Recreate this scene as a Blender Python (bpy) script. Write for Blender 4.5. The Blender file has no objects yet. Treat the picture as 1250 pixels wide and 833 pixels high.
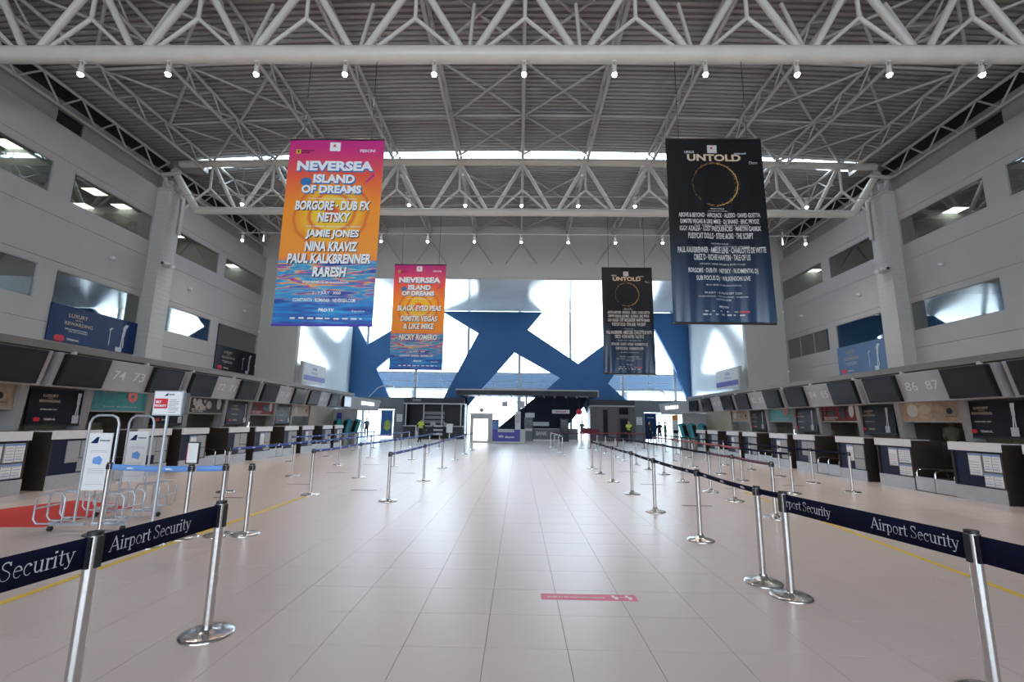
import bpy, bmesh, math, random
from mathutils import Vector, Matrix
random.seed(7)
C = bpy.context.scene.collection
PI = math.pi

# ------------------------------------------------------------ camera, world, light, exposure
scn = bpy.context.scene
PITCH, YAW, ROLL = .1718, .0168, -.013
cp, sp, cy, sy, cr, sr = math.cos(PITCH), math.sin(PITCH), math.cos(YAW), math.sin(YAW), math.cos(ROLL), math.sin(ROLL)
fw = Vector((-sy*cp, cy*cp, sp)); rt = Vector((cy, sy, 0)); up = rt.cross(fw)
rt2 = rt*cr - up*sr; up2 = up*cr + rt*sr
cam_d = bpy.data.cameras.new('camera'); cam = bpy.data.objects.new('camera', cam_d); C.objects.link(cam)
cam.matrix_world = Matrix(((rt2.x, up2.x, -fw.x, 0), (rt2.y, up2.y, -fw.y, 0), (rt2.z, up2.z, -fw.z, 1.63), (0, 0, 0, 1)))
cam_d.sensor_width = 36; cam_d.lens = 564.87/1250*36; cam_d.clip_end = 400
scn.camera = cam
w = bpy.data.worlds.new('world'); scn.world = w; w.use_nodes = True
bg = w.node_tree.nodes['Background']; bg.inputs['Color'].default_value = (.75, .87, 1, 1); bg.inputs['Strength'].default_value = 5.2
scn.view_settings.view_transform = 'Standard'; scn.view_settings.look = 'None'
scn.view_settings.gamma = 1; scn.view_settings.exposure = .9
try:
    scn.cycles.use_denoising = True; scn.cycles.max_bounces = 8; scn.cycles.diffuse_bounces = 4
    scn.cycles.sample_clamp_indirect = 6; scn.cycles.transparent_max_bounces = 12
except Exception: pass

def portal(name, loc, rot, sx, sz):           # daylight portals at the glazed openings (they only guide sampling of the sky)
    l = bpy.data.lights.new(name, 'AREA'); l.shape = 'RECTANGLE'; l.size = sx; l.size_y = sz; l.cycles.is_portal = True
    o = bpy.data.objects.new(name, l); C.objects.link(o); o.location = loc; o.rotation_euler = rot
portal('daylight_portal', (0, 45.2, 6.4), (-PI/2, 0, 0), 33, 12.4)
portal('daylight_portal', (0, 18.55, 13.3), (0, 0, 0), 28, .8)
portal('daylight_portal', (0, -12.35, 4.5), (PI/2, 0, 0), 22, 5)

# ------------------------------------------------------------ helpers
def mat(name, col, rough=.5, metal=0, emit=None, estr=1, var=.06, scale=8, spec=.5, bump=0):
    m = bpy.data.materials.new(name); m.use_nodes = True; nt = m.node_tree; b = nt.nodes['Principled BSDF']
    b.inputs['Roughness'].default_value = rough; b.inputs['Metallic'].default_value = metal
    b.inputs['Specular IOR Level'].default_value = spec
    tc = nt.nodes.new('ShaderNodeTexCoord'); n = nt.nodes.new('ShaderNodeTexNoise'); n.inputs['Scale'].default_value = scale
    nt.links.new(tc.outputs['Object'], n.inputs['Vector'])
    r = nt.nodes.new('ShaderNodeValToRGB'); nt.links.new(n.outputs['Fac'], r.inputs['Fac'])
    c0 = [max(0, c*(1-var)) for c in col]; c1 = [min(1, c*(1+var)) for c in col]
    r.color_ramp.elements[0].position = .3; r.color_ramp.elements[1].position = .7
    r.color_ramp.elements[0].color = (*c0, 1); r.color_ramp.elements[1].color = (*c1, 1)
    nt.links.new(r.outputs['Color'], b.inputs['Base Color'])
    if bump:
        bp = nt.nodes.new('ShaderNodeBump'); bp.inputs['Strength'].default_value = bump; nt.links.new(n.outputs['Fac'], bp.inputs['Height'])
        nt.links.new(bp.outputs['Normal'], b.inputs['Normal'])
    if emit:
        b.inputs['Emission Color'].default_value = (*emit, 1); b.inputs['Emission Strength'].default_value = estr
    return m
def glass_mat(name, tint, refl=.06, rough=.02, ior=1.45):
    m = bpy.data.materials.new(name); m.use_nodes = True; nt = m.node_tree; nt.nodes.clear()
    o = nt.nodes.new('ShaderNodeOutputMaterial'); t = nt.nodes.new('ShaderNodeBsdfTransparent'); g = nt.nodes.new('ShaderNodeBsdfGlossy')
    lw = nt.nodes.new('ShaderNodeLayerWeight'); lw.inputs['Blend'].default_value = .5; pw = nt.nodes.new('ShaderNodeMath'); pw.operation = 'POWER'; pw.inputs[1].default_value = 5
    nt.links.new(lw.outputs['Facing'], pw.inputs[0]); f = nt.nodes.new('ShaderNodeMath'); f.operation = 'MULTIPLY_ADD'; r0 = ((ior-1)/(ior+1))**2*2
    nt.links.new(pw.outputs[0], f.inputs[0]); f.inputs[1].default_value = 1-r0; f.inputs[2].default_value = r0; x = nt.nodes.new('ShaderNodeMixShader')
    t.inputs['Color'].default_value = (*tint, 1); g.inputs['Roughness'].default_value = rough
    nt.links.new(f.outputs[0], x.inputs[0]); nt.links.new(t.outputs[0], x.inputs[1]); nt.links.new(g.outputs[0], x.inputs[2]); nt.links.new(x.outputs[0], o.inputs[0])
    return m

M = dict(
 wall=mat('wall_paint', (.47, .445, .43), .55, var=.03, scale=1.5), endwall=mat('end_wall_paint', (.55, .535, .49), .6, var=.02, scale=1),
 column=mat('column_block', (.50, .49, .465), .6, var=.03), upper=mat('upper_wall', (.36, .35, .35), .7, var=.03), black=mat('black', (.012, .012, .014), .5),
 deck=mat('roof_deck', (.375, .355, .345), .45, metal=.2, var=.05, scale=2), steel_w=mat('painted_steel', (.62, .58, .515), .4, var=.03, scale=3),
 steel_g=mat('grey_painted_steel', (.46, .44, .42), .45, var=.03, scale=3), tile=None,
 grout=mat('grout', (.17, .15, .145), .8), blue=mat('facade_blue', (.028, .125, .31), .5, var=.05, scale=.6),
 mull=mat('mullion', (.5, .53, .56), .4), band=mat('band_grey', (.15, .16, .175), .6, var=.04, scale=2), gloss=mat('glossy_stretch_panel', (.80, .83, .81), .16, var=.02, scale=.5, spec=.5),
 chrome=mat('stainless', (.62, .61, .60), .2, metal=1, var=.04, scale=20), kick=mat('brushed_steel', (.50, .50, .50), .38, metal=.75, var=.05, scale=12),
 navy=mat('navy_panel', (.007, .011, .045), .4, spec=.25), white=mat('white_laminate', (.74, .72, .71), .35, var=.02), brown=mat('dark_brown_panel', (.035, .028, .024), .45, var=.1, spec=.3),
 cream=mat('cream_panel', (.50, .44, .34), .6, var=.04, scale=1.5), grey=mat('grey_panel', (.36, .36, .37), .5, var=.03), lgrey=mat('light_grey_panel', (.52, .52, .53), .4, var=.02),
 paper=mat('paper', (.8, .8, .8), .6, var=.01), screen=mat('screen_glass', (.010, .013, .020), .16, var=.02, spec=.32), bezel=mat('bezel', (.006, .006, .008), .4, spec=.25),
 plastic=mat('black_plastic', (.012, .012, .015), .45), rubber=mat('rubber', (.02, .02, .02), .7), beltn=mat('navy_webbing', (.005, .007, .026), .8, var=.1, scale=60, spec=.1),
 beltb=mat('blue_webbing', (.02, .07, .36), .6, var=.1, scale=40), beltl=mat('light_blue_webbing', (.16, .34, .72), .6, var=.05), beltr=mat('red_webbing', (.34, .03, .04), .6), beltm=mat('maroon_webbing', (.10, .012, .04), .6),
 red=mat('red_carpet', (.52, .035, .03), .9, var=.12, scale=80), yellow=mat('yellow_tape', (.72, .50, .05), .6, var=.1), pink=mat('pink_sticker', (.72, .17, .26), .5), redp=mat('red_print', (.62, .02, .04), .5),
 wprint=mat('white_print', (.82, .82, .82), .5, var=0), silver=mat('silver_tube', (.50, .53, .57), .35, metal=.5), teal=mat('teal_plastic', (.03, .30, .36), .4), tealb=mat('teal_poster', (.05, .30, .34), .35, var=.12, scale=6),
 donut=mat('pink_icing', (.75, .22, .22), .5), wood=mat('wood_print', (.42, .31, .22), .4, var=.2, scale=5), dark=mat('dark_print', (.006, .006, .012), .3, var=.3, scale=3, spec=.2), adblue=mat('deep_blue_print', (.008, .028, .11), .35, var=.2, scale=1, spec=.2),
 adlight=mat('mid_blue_print', (.04, .11, .26), .3, var=.15, scale=1, spec=.3), orange=mat('orange', (.85, .25, .02), .5), purple=mat('violet_panel', (.06, .05, .42), .4), figure=mat('pale_figure_print', (.55, .60, .70), .4), gold=mat('gold_print', (.9, .55, .12), .5, emit=None),
 tan=mat('faded_gold_print', (.55, .42, .32), .5), skin=mat('skin', (.52, .33, .25), .6), hair=mat('dark_hair', (.02, .015, .012), .6), cloth_k=mat('dark_cloth', (.018, .02, .028), .85), cloth_t=mat('tan_cloth', (.40, .33, .24), .85, var=.12),
 camo=mat('camouflage_cloth', (.10, .11, .07), .85, var=.6, scale=9), vest=mat('yellow_vest', (.62, .75, .08), .7), shirt=mat('grey_cloth', (.16, .17, .2), .85), perf=mat('perforated_brown', (.13, .10, .07), .6, var=.35, scale=40),
 lens=mat('lamp_lens', (1, 1, 1), .3, emit=(1, .98, 1), estr=24), office_light=mat('fluorescent_panel', (1, 1, 1), .5, emit=(1, .96, .85), estr=5), lightbox=mat('lit_panel', (1, 1, 1), .4, emit=(1, 1, 1), estr=1.6), oliveroom=mat('office_dark', (.22, .21, .16), .7, var=.2, scale=1),
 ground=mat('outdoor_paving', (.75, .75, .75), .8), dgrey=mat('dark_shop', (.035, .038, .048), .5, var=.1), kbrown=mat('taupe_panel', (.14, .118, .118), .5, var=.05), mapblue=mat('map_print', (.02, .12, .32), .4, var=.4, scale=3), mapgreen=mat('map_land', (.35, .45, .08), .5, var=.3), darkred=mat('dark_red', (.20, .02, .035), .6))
M['signlit'] = mat('lit_letters', (1, 1, 1), .4, emit=(1, 1, .97), estr=.9)
M['navyd'] = mat('shaded_beam_navy', (.012, .018, .035), .6, spec=.2)  # navy darkened to the tone of the blue facade beam in shade
M['warmlens'] = mat('warm_lamp_lens', (1, 1, 1), .3, emit=(1, .85, .65), estr=8)
M['glass'] = glass_mat('facade_glass', (.93, .96, .97), ior=1.3)
M['glass_b'] = glass_mat('tinted_glass', (.46, .56, .66), ior=1.3)
M['wglass'] = glass_mat('window_glass', (.66, .72, .69), ior=2.1)
M['lamp_glass'] = M['lens']
# floor tile: honed porcelain, semi-gloss
def tile_mat():
    m = mat('porcelain_tile', (.62, .535, .50), .32, var=.012, scale=.4, spec=.5); nt = m.node_tree; b = nt.nodes['Principled BSDF']
    return m
M['tile'] = tile_mat()

class MB:
    def __init__(s): s.v = []; s.f = []; s.sm = []
    def add(s, vs, fs, smooth=False):
        n = len(s.v); s.v += [tuple(p) for p in vs]; s.f += [tuple(i+n for i in f) for f in fs]; s.sm += [smooth]*len(fs); return s
    def box(s, a, b):
        x0, y0, z0 = a; x1, y1, z1 = b
        if x0 > x1: x0, x1 = x1, x0
        if y0 > y1: y0, y1 = y1, y0
        if z0 > z1: z0, z1 = z1, z0
        return s.add([(x0,y0,z0),(x1,y0,z0),(x1,y1,z0),(x0,y1,z0),(x0,y0,z1),(x1,y0,z1),(x1,y1,z1),(x0,y1,z1)],
                     [(0,3,2,1),(4,5,6,7),(0,1,5,4),(1,2,6,5),(2,3,7,6),(3,0,4,7)])
    def cyl(s, p, q, r, n=10, r2=None):
        p = Vector(p); q = Vector(q); r2 = r if r2 is None else r2; d = (q-p).normalized()
        a = d.orthogonal().normalized(); b = d.cross(a); vs = []
        for P, R in ((p, r), (q, r2)):
            for i in range(n): t = 2*PI*i/n; vs.append(P + (a*math.cos(t) + b*math.sin(t))*R)
        s.add(vs, [(i, (i+1) % n, n+(i+1) % n, n+i) for i in range(n)], True)
        s.add(vs, [tuple(range(n))[::-1], tuple(range(n, 2*n))]); return s
    def tube(s, pts, r, n=8, closed=False):
        pts = [Vector(p) for p in pts]; m = len(pts); vs = []
        up = None
        for i in range(m):
            a = pts[i-1] if (i or closed) else pts[i]; c = pts[(i+1) % m] if (i < m-1 or closed) else pts[i]
            d = (c-a).normalized()
            if up is None: up = d.orthogonal().normalized()
            up = (up - d*up.dot(d)).normalized(); b = d.cross(up)
            for k in range(n): t = 2*PI*k/n; vs.append(pts[i] + (up*math.cos(t) + b*math.sin(t))*r)
        fs = []
        for i in range(m if closed else m-1):
            j = (i+1) % m
            for k in range(n): fs.append((i*n+k, i*n+(k+1) % n, j*n+(k+1) % n, j*n+k))
        s.add(vs, fs, True)
        if not closed: s.add(vs, [tuple(range(n))[::-1], tuple(range((m-1)*n, m*n))])
        return s
    def lathe(s, prof, n=20, c=(0, 0, 0)):
        vs = []; m = len(prof)
        for r, z in prof:
            for i in range(n): t = 2*PI*i/n; vs.append((c[0]+r*math.cos(t), c[1]+r*math.sin(t), c[2]+z))
        s.add(vs, [(i*n+k, i*n+(k+1) % n, (i+1)*n+(k+1) % n, (i+1)*n+k) for i in range(m-1) for k in range(n)], True)
        s.add(vs, [tuple(range((m-1)*n, m*n)), tuple(range(n))[::-1]]); return s
    def prism(s, pts, d):              # planar polygon extruded by vector d
        n = len(pts); d = Vector(d); a = [Vector(p) for p in pts]; b = [p+d for p in a]
        return s.add(a+b, [tuple(range(n))[::-1], tuple(range(n, 2*n))] + [(i, (i+1) % n, n+(i+1) % n, n+i) for i in range(n)])
    def ell(s, c, r, n=12, m=8):
        vs = []; fs = []
        for j in range(m+1):
            ph = PI*j/m
            for i in range(n): t = 2*PI*i/n; vs.append((c[0]+r[0]*math.sin(ph)*math.cos(t), c[1]+r[1]*math.sin(ph)*math.sin(t), c[2]+r[2]*math.cos(ph)))
        for j in range(m):
            for i in range(n): fs.append((j*n+i, (j+1)*n+i, (j+1)*n+(i+1) % n, j*n+(i+1) % n))
        return s.add(vs, fs, True)
    def mesh(s, name):
        me = bpy.data.meshes.new(name); me.from_pydata(s.v, [], s.f); me.polygons.foreach_set('use_smooth', s.sm); me.update()
        return me
    def obj(s, name, m, parent=None, label=None, cat=None, group=None, kind=None, loc=None, rz=0):
        me = s.mesh(name); bm = bmesh.new(); bm.from_mesh(me); bmesh.ops.recalc_face_normals(bm, faces=bm.faces); bm.to_mesh(me); bm.free()
        me.materials.append(M[m] if isinstance(m, str) else m)
        o = bpy.data.objects.new(name, me); C.objects.link(o); o.parent = parent
        if loc: o.location = loc
        o.rotation_euler.z = rz
        return tag(o, label, cat, group, kind)
def tag(o, label=None, cat=None, group=None, kind=None):
    for k, v in (('label', label), ('category', cat), ('group', group), ('kind', kind)):
        if v: o[k] = v
    return o
def E(name, label=None, cat=None, group=None, loc=(0, 0, 0), rz=0, kind=None):
    o = bpy.data.objects.new(name, None); C.objects.link(o); o.location = loc; o.rotation_euler.z = rz; o.empty_display_size = .1
    return tag(o, label, cat, group, kind)
def dup(r, loc=None, rz=None, label=None, group=None, parent=None):
    c = r.copy(); C.objects.link(c); c.parent = parent
    if loc is not None: c.location = loc
    if rz is not None: c.rotation_euler.z = rz
    if label: c['label'] = label
    if group: c['group'] = group
    for ch in r.children: dup(ch, parent=c)
    return c
def inst(o, loc, parent, name=None, rot=None, scale=None):      # one more piece that shares mesh data
    c = bpy.data.objects.new(name or o.name.split('.')[0], o.data); C.objects.link(c); c.parent = parent; c.location = loc
    if rot is not None: c.rotation_euler = rot
    if scale is not None: c.scale = scale
    return c
ORD = ['first', 'second', 'third', 'fourth', 'fifth', 'sixth', 'seventh', 'eighth', 'ninth', 'tenth', 'eleventh', 'twelfth', 'thirteenth', 'fourteenth']

# text as flat geometry
_tc = {}
def glyphs(s, bold=0.0):
    key = (s, bold)
    if key not in _tc:
        cu = bpy.data.curves.new('t', 'FONT'); cu.body = s; cu.offset = bold; cu.resolution_u = 3; cu.fill_mode = 'FRONT'
        o = bpy.data.objects.new('t', cu); C.objects.link(o); dg = bpy.context.evaluated_depsgraph_get()
        me = bpy.data.meshes.new_from_object(o.evaluated_get(dg)); v = [(p.co.x, p.co.y) for p in me.vertices]; f = [tuple(p.vertices) for p in me.polygons]
        bpy.data.objects.remove(o); bpy.data.curves.remove(cu); bpy.data.meshes.remove(me)
        x0 = min(p[0] for p in v); x1 = max(p[0] for p in v); y0 = min(p[1] for p in v); y1 = max(p[1] for p in v)
        _tc[key] = ([((a-x0)/(x1-x0)-.5, (b-y0)/(y1-y0)-.5) for a, b in v], f, (x1-x0)/(y1-y0))
    return _tc[key]
def put_text(mb, s, c, wd, ht, ux=(1, 0, 0), uy=(0, 0, 1), bold=.012, shear=0, fn=None):
    v, f, asp = glyphs(s, bold); ux = Vector(ux); uy = Vector(uy); c = Vector(c); vs = []
    if wd is None: wd = asp*ht
    for a, b in v:
        p = c + ux*(a*wd + b*ht*shear) + uy*(b*ht); vs.append(fn(p) if fn else p)
    mb.add(vs, f); return mb
# narrow roman serif strokes for the barrier webbing
def arc(cx, cz, rx, rz, a0, a1, n=9): return [(cx+rx*math.cos(math.radians(a0+(a1-a0)*i/n)), cz+rz*math.sin(math.radians(a0+(a1-a0)*i/n))) for i in range(n+1)]
SER = {
 'A': (.80, [([(.02,0),(.38,1)],.055),([(.37,1),(.70,0)],.13),([(.16,.34),(.58,.34)],.05),([(-.08,.02),(.14,.02)],.04),([(.56,.02),(.82,.02)],.04)]),
 'i': (.30, [([(.13,0),(.13,.65)],.11),([(0,.02),(.27,.02)],.04),([(.01,.63),(.12,.63)],.04),([(.07,.88),(.19,.88)],.13)]),
 'r': (.42, [([(.13,0),(.13,.65)],.11),([(0,.02),(.28,.02)],.04),([(.01,.63),(.12,.63)],.04),([(.14,.48),(.22,.60),(.32,.63)],.06),([(.28,.58),(.40,.58)],.12)]),
 'p': (.58, [([(.13,-.26),(.13,.65)],.11),([(0,-.25),(.27,-.25)],.04),([(.01,.63),(.12,.63)],.04),(arc(.28,.32,.2,.31,130,-130),.09)]),
 'o': (.56, [(arc(.27,.32,.21,.31,0,360,14),.09)]),
 't': (.36, [([(.15,.12),(.15,.86)],.1),([(0,.63),(.33,.63)],.05),([(.15,.12),(.2,.03),(.28,.02),(.34,.08)],.06)]),
 'S': (.60, [([(.47,.80),(.42,.92),(.30,.98),(.16,.95),(.08,.83),(.10,.70),(.22,.58),(.38,.47),(.48,.34),(.47,.17),(.38,.05),(.24,.02),(.12,.07),(.05,.20)],.09),([(.47,.98),(.47,.76)],.035),([(.05,.24),(.05,.0)],.035)]),
 'e': (.50, [([(.07,.38),(.43,.38)],.05),([(.43,.38)]+arc(.25,.32,.19,.31,20,320,11),.085)]),
 'c': (.48, [(arc(.25,.32,.19,.31,45,318,10),.085),([(.32,.52),(.42,.52)],.1)]),
 'u': (.62, [([(.12,.65),(.12,.22),(.18,.06),(.28,.03),(.40,.12)],.09),([(.46,.65),(.46,0)],.11),([(0,.63),(.12,.63)],.04),([(.34,.63),(.46,.63)],.04),([(.46,.02),(.58,.02)],.04)]),
 'y': (.56, [([(.08,.64),(.30,.03)],.1),([(.50,.64),(.24,-.2),(.14,-.25)],.05),([(.06,-.22),(.16,-.22)],.1),([(-.03,.64),(.2,.64)],.04),([(.38,.64),(.58,.64)],.04)]),
 ' ': (.28, [])}
def serif(mb, s, o, h, ux, uy):
    o = Vector(o); ux = Vector(ux); uy = Vector(uy); x = 0
    for ch in s:
        adv, st = SER[ch]
        for pts, wd in st:
            for (a, b), (c, d) in zip(pts, pts[1:]):
                dx, dz = c-a, d-b; L = math.hypot(dx, dz) or 1; wd = wd*.9; nx, nz = -dz/L*wd/2, dx/L*wd/2; ex, ez = dx/L*wd*.15, dz/L*wd*.15
                q = [(a-ex+nx, b-ez+nz), (c+ex+nx, d+ez+nz), (c+ex-nx, d+ez-nz), (a-ex-nx, b-ez-nz)]
                mb.add([o + ux*((x+i)*h) + uy*(j*h) for i, j in q], [(0, 1, 2, 3)])
        x += adv
    return x*h

# ------------------------------------------------------------ floor
fl = MB().box((-17, -12, -.1), (17, 46, -.006)).obj('floor', 'grout', kind='structure', label='beige porcelain tiled hall floor')
t = .6; x0, y0 = -.23, 3.70
t0 = None; stuff = MB(); cnt = 0
tm = MB().box((.002, .002, -.012), (t-.002, t-.002, 0)).obj('tile', 'tile', fl)
near = set()
cells = [(i, j) for i in range(-28, 29) for j in range(-27, 71)]
def inview(i, j):
    x = x0+i*t+.3; y = y0+j*t+.3; return y > 2.6 and abs(x) < 1.12*y+.3
vis = sorted([c for c in cells if inview(*c)], key=lambda c: (y0+c[1]*t)**2+(x0+c[0]*t)**2)[:299]
near = set(vis); first = True
for i, j in cells:
    x = x0+i*t; y = y0+j*t
    if not (-16.9 < x < 16.3 and -12 < y < 45): continue
    if (i, j) in near:
        if first: tm.location = (x, y, 0); first = False
        else: inst(tm, (x, y, 0), fl)
    else: stuff.add([(x+.002, y+.002, 0), (x+t-.002, y+.002, 0), (x+t-.002, y+t-.002, 0), (x+.002, y+t-.002, 0)], [(0, 1, 2, 3)])
stuff.obj('floor_tiles', 'tile', fl, kind='stuff')
MB().box((-60, 46.01, -.16), (60, 140, -.1)).obj('ground', 'ground', kind='structure', label='pale paving outside the glass facade')

# ------------------------------------------------------------ side walls
WY = dict(l1=(9.6, 13.6), l2=(14.2, 17.58), l3=(18.9, 21.85), l4=(22.4, 25.88))
Yw0, Yw1 = -12, 26.0; WX = 15.05
def side_wall(side):
    s = -1 if side == 'left' else 1
    root = E('wall_'+side, kind='structure', label='pale grey panelled side wall on the %s with two rows of windows' % side)
    def P(y0, y1, z0, z1, name='wall_panel'):
        if y1-y0 < .01: return
        MB().box((s*WX, y0, z0), (s*(WX+.3), y1, z1)).obj(name, 'wall', root)
    g = .012
    wins_lo = [(-10, -6.4), (-5.2, -1.6), (-.4, 3.2), (4.8, 8.4)] + ([(9.6, 13.6)] if s < 0 else []) + [WY['l2'], WY['l3'], WY['l4']]
    wins_hi = [(-10, -6.4), (-5.2, -1.6), (-.4, 3.2), (4.8, 8.4), (9.9, 13.5), WY['l2'], WY['l3'], WY['l4']]
    low = {WY['l2']: 4.0 if s < 0 else 5.22, WY['l4']: 4.0 if s < 0 else 5.22, WY['l3']: 5.22 if s < 0 else 3.95}
    # lowest band 3.12..4.57 cut by the tall windows
    tall = sorted(w for w, z in low.items() if z < 4.5)
    cuts = [Yw0] + [c for w in tall for c in w] + [Yw1]
    for k in range(0, len(cuts), 2): P(cuts[k], cuts[k+1], 3.12, 4.57-g)
    for w in tall: P(w[0], w[1], 3.12, low[w])
    # window band 4.57..6.55
    cuts = [Yw0] + [c for w in wins_lo for c in w] + [Yw1]
    for k in range(0, len(cuts), 2): P(cuts[k], cuts[k+1], 4.57, 6.55-g)
    for w in wins_lo:
        P(w[0], w[1], 6.32, 6.55-g)
        if low.get(w, 5.22) > 4.6: P(w[0], w[1], 4.57, 5.22)
    P(Yw0, 5, 6.55, 8.0-g); P(5+g, Yw1, 6.55, 8.0-g)
    cuts = [Yw0] + [c for w in wins_hi for c in w] + [Yw1]
    for k in range(0, len(cuts), 2): P(cuts[k], cuts[k+1], 8.0, 9.95-g)
    for w in wins_hi: P(w[0], w[1], 8.0, 8.64); P(w[0], w[1], 9.71, 9.95-g)
    P(Yw0, Yw1, 9.95, 11.0)
    MB().box((s*(WX+.28), Yw0, 11.0), (s*(WX+.5), 13.55, 12.0)).box((s*(WX+.28), 14.45, 11.0), (s*(WX+.5), Yw1, 12.0)).box((s*(WX+.28), 13.5, 11.65), (s*(WX+.5), 14.5, 12.0)).obj('upper_wall', 'upper', root)
    vb = MB().box((s*(WX+.34), 13.5, 11.0), (s*(WX+.42), 14.5, 11.7)).obj('vent_opening', 'black', root)
    sl = MB()
    for k in range(7): sl.box((s*(WX+.29), 13.55, 11.04+k*.09), (s*(WX+.33), 14.45, 11.08+k*.09))
    sl.obj('vent_louvres', 'dgrey', root)
    MB().box((s*(WX+.35), Yw0, 11.9), (s*(WX+.6), Yw1, 12.75)).obj('shadow_gap', 'black', root)
    MB().box((s*(WX+.1), Yw0, 0), (s*(WX+.3), Yw1, 3.1)).obj('back_office_wall', 'cream', root)
    # rooms behind the windows
    for z0, z1, nm in ((3.6, 6.9, 'low'), (7.4, 10.4, 'high')):
        MB().box((s*(WX+.3), Yw0, z0-.1), (s*(WX+4.5), Yw1, z0)).obj('office_floor', 'oliveroom', root)
        MB().box((s*(WX+.3), Yw0, z1), (s*(WX+4.5), Yw1, z1+.1)).obj('office_ceiling', 'oliveroom', root)
        MB().box((s*(WX+4.5), Yw0, z0), (s*(WX+4.6), Yw1, z1)).obj('office_back_wall', 'grey', root)
        MB().box((s*(WX+.32), Yw1-.1, z0), (s*(WX+4.5), Yw1, z1)).obj('office_end_wall', 'grey', root)
        for yy in (18.3, 22.1, 13.9):
            MB().box((s*(WX+.32), yy-.05, z0), (s*(WX+4.5), yy+.05, z1)).obj('office_partition', 'grey', root)
    # windows
    n = 1 if s < 0 else 30
    for ws, hi in ((wins_hi, True), (wins_lo, False)):
        for wv in ws:
            z0, z1 = (8.64, 9.71) if hi else (low.get(wv, 5.22), 6.32)
            r = E('window_%d' % n, kind='structure'); n += 1
            f = MB(); X0, X1 = s*(WX+.015), s*(WX+.07); fw_ = .03
            f.box((X0, wv[0], z0), (X1, wv[0]+fw_, z1)).box((X0, wv[1]-fw_, z0), (X1, wv[1], z1)).box((X0, wv[0], z0), (X1, wv[1], z0+fw_)).box((X0, wv[0], z1-fw_), (X1, wv[1], z1))
            if not hi and wv == WY['l4'] and s > 0:
                for q in (1, 2): yq = wv[0]+(wv[1]-wv[0])*q/3; f.box((X0, yq-.02, z0), (X1, yq+.02, z1))
            f.obj('window_frame', 'grey', r)
            zg = 5.22 if z0 < 4.5 else z0
            MB().box((s*(WX+.04), wv[0]+fw_, zg+.02), (s*(WX+.05), wv[1]-fw_, z1-fw_)).obj('pane', 'wglass', r)
    return root
side_wall('left'); side_wall('right')
# flat ceiling lights in the offices seen through the windows
lp = MB().box((-.3, -.3, -.03), (.3, .3, 0))
cl0 = None
for k, (s, x, y, z, lb) in enumerate([(-1, 16.84, 13.61, 10.39, 'flat office ceiling light in the leftmost window of the upper left row'), (-1, 16.83, 16.79, 10.39, 'flat office ceiling light in the upper left window before the column, nearest of three'), (-1, 16.87, 18.14, 10.39, 'flat office ceiling light in the upper left window before the column, farthest of three'), (-1, 18.54, 18.08, 10.39, 'flat office ceiling light in the upper left window before the column, lowest of three'), (-1, 16.65, 21.12, 10.39, 'flat office ceiling light in the upper left window just behind the column, nearer one'), (-1, 16.87, 22.51, 10.39, 'flat office ceiling light in the upper left window just behind the column, farther one'), (-1, 16.83, 25.71, 10.39, 'flat office ceiling light in the upper left window nearest the end wall'), (1, 17.76, 18.03, 10.39, 'flat office ceiling light in the wide upper right window before the column'), (1, 16.87, 25.77, 10.39, 'flat office ceiling light in the upper right window nearest the end wall'), (1, 16.75, 14.6, 10.39, 'flat office ceiling light in the rightmost window of the upper right row')]):
    if cl0 is None:
        cl0 = E('ceiling_light', lb, 'ceiling light', 'ceiling lights in the offices', (s*x, y, z)); lp.obj('diffuser', 'office_light', cl0)
        MB().box((-.34, -.34, -.02), (.34, -.3, 0)).box((-.34, .3, -.02), (.34, .34, 0)).box((-.34, -.3, -.02), (-.3, .3, 0)).box((.3, -.3, -.02), (.34, .3, 0)).obj('frame', 'lgrey', cl0)
    else: dup(cl0, (s*x, y, z), label=lb)

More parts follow.
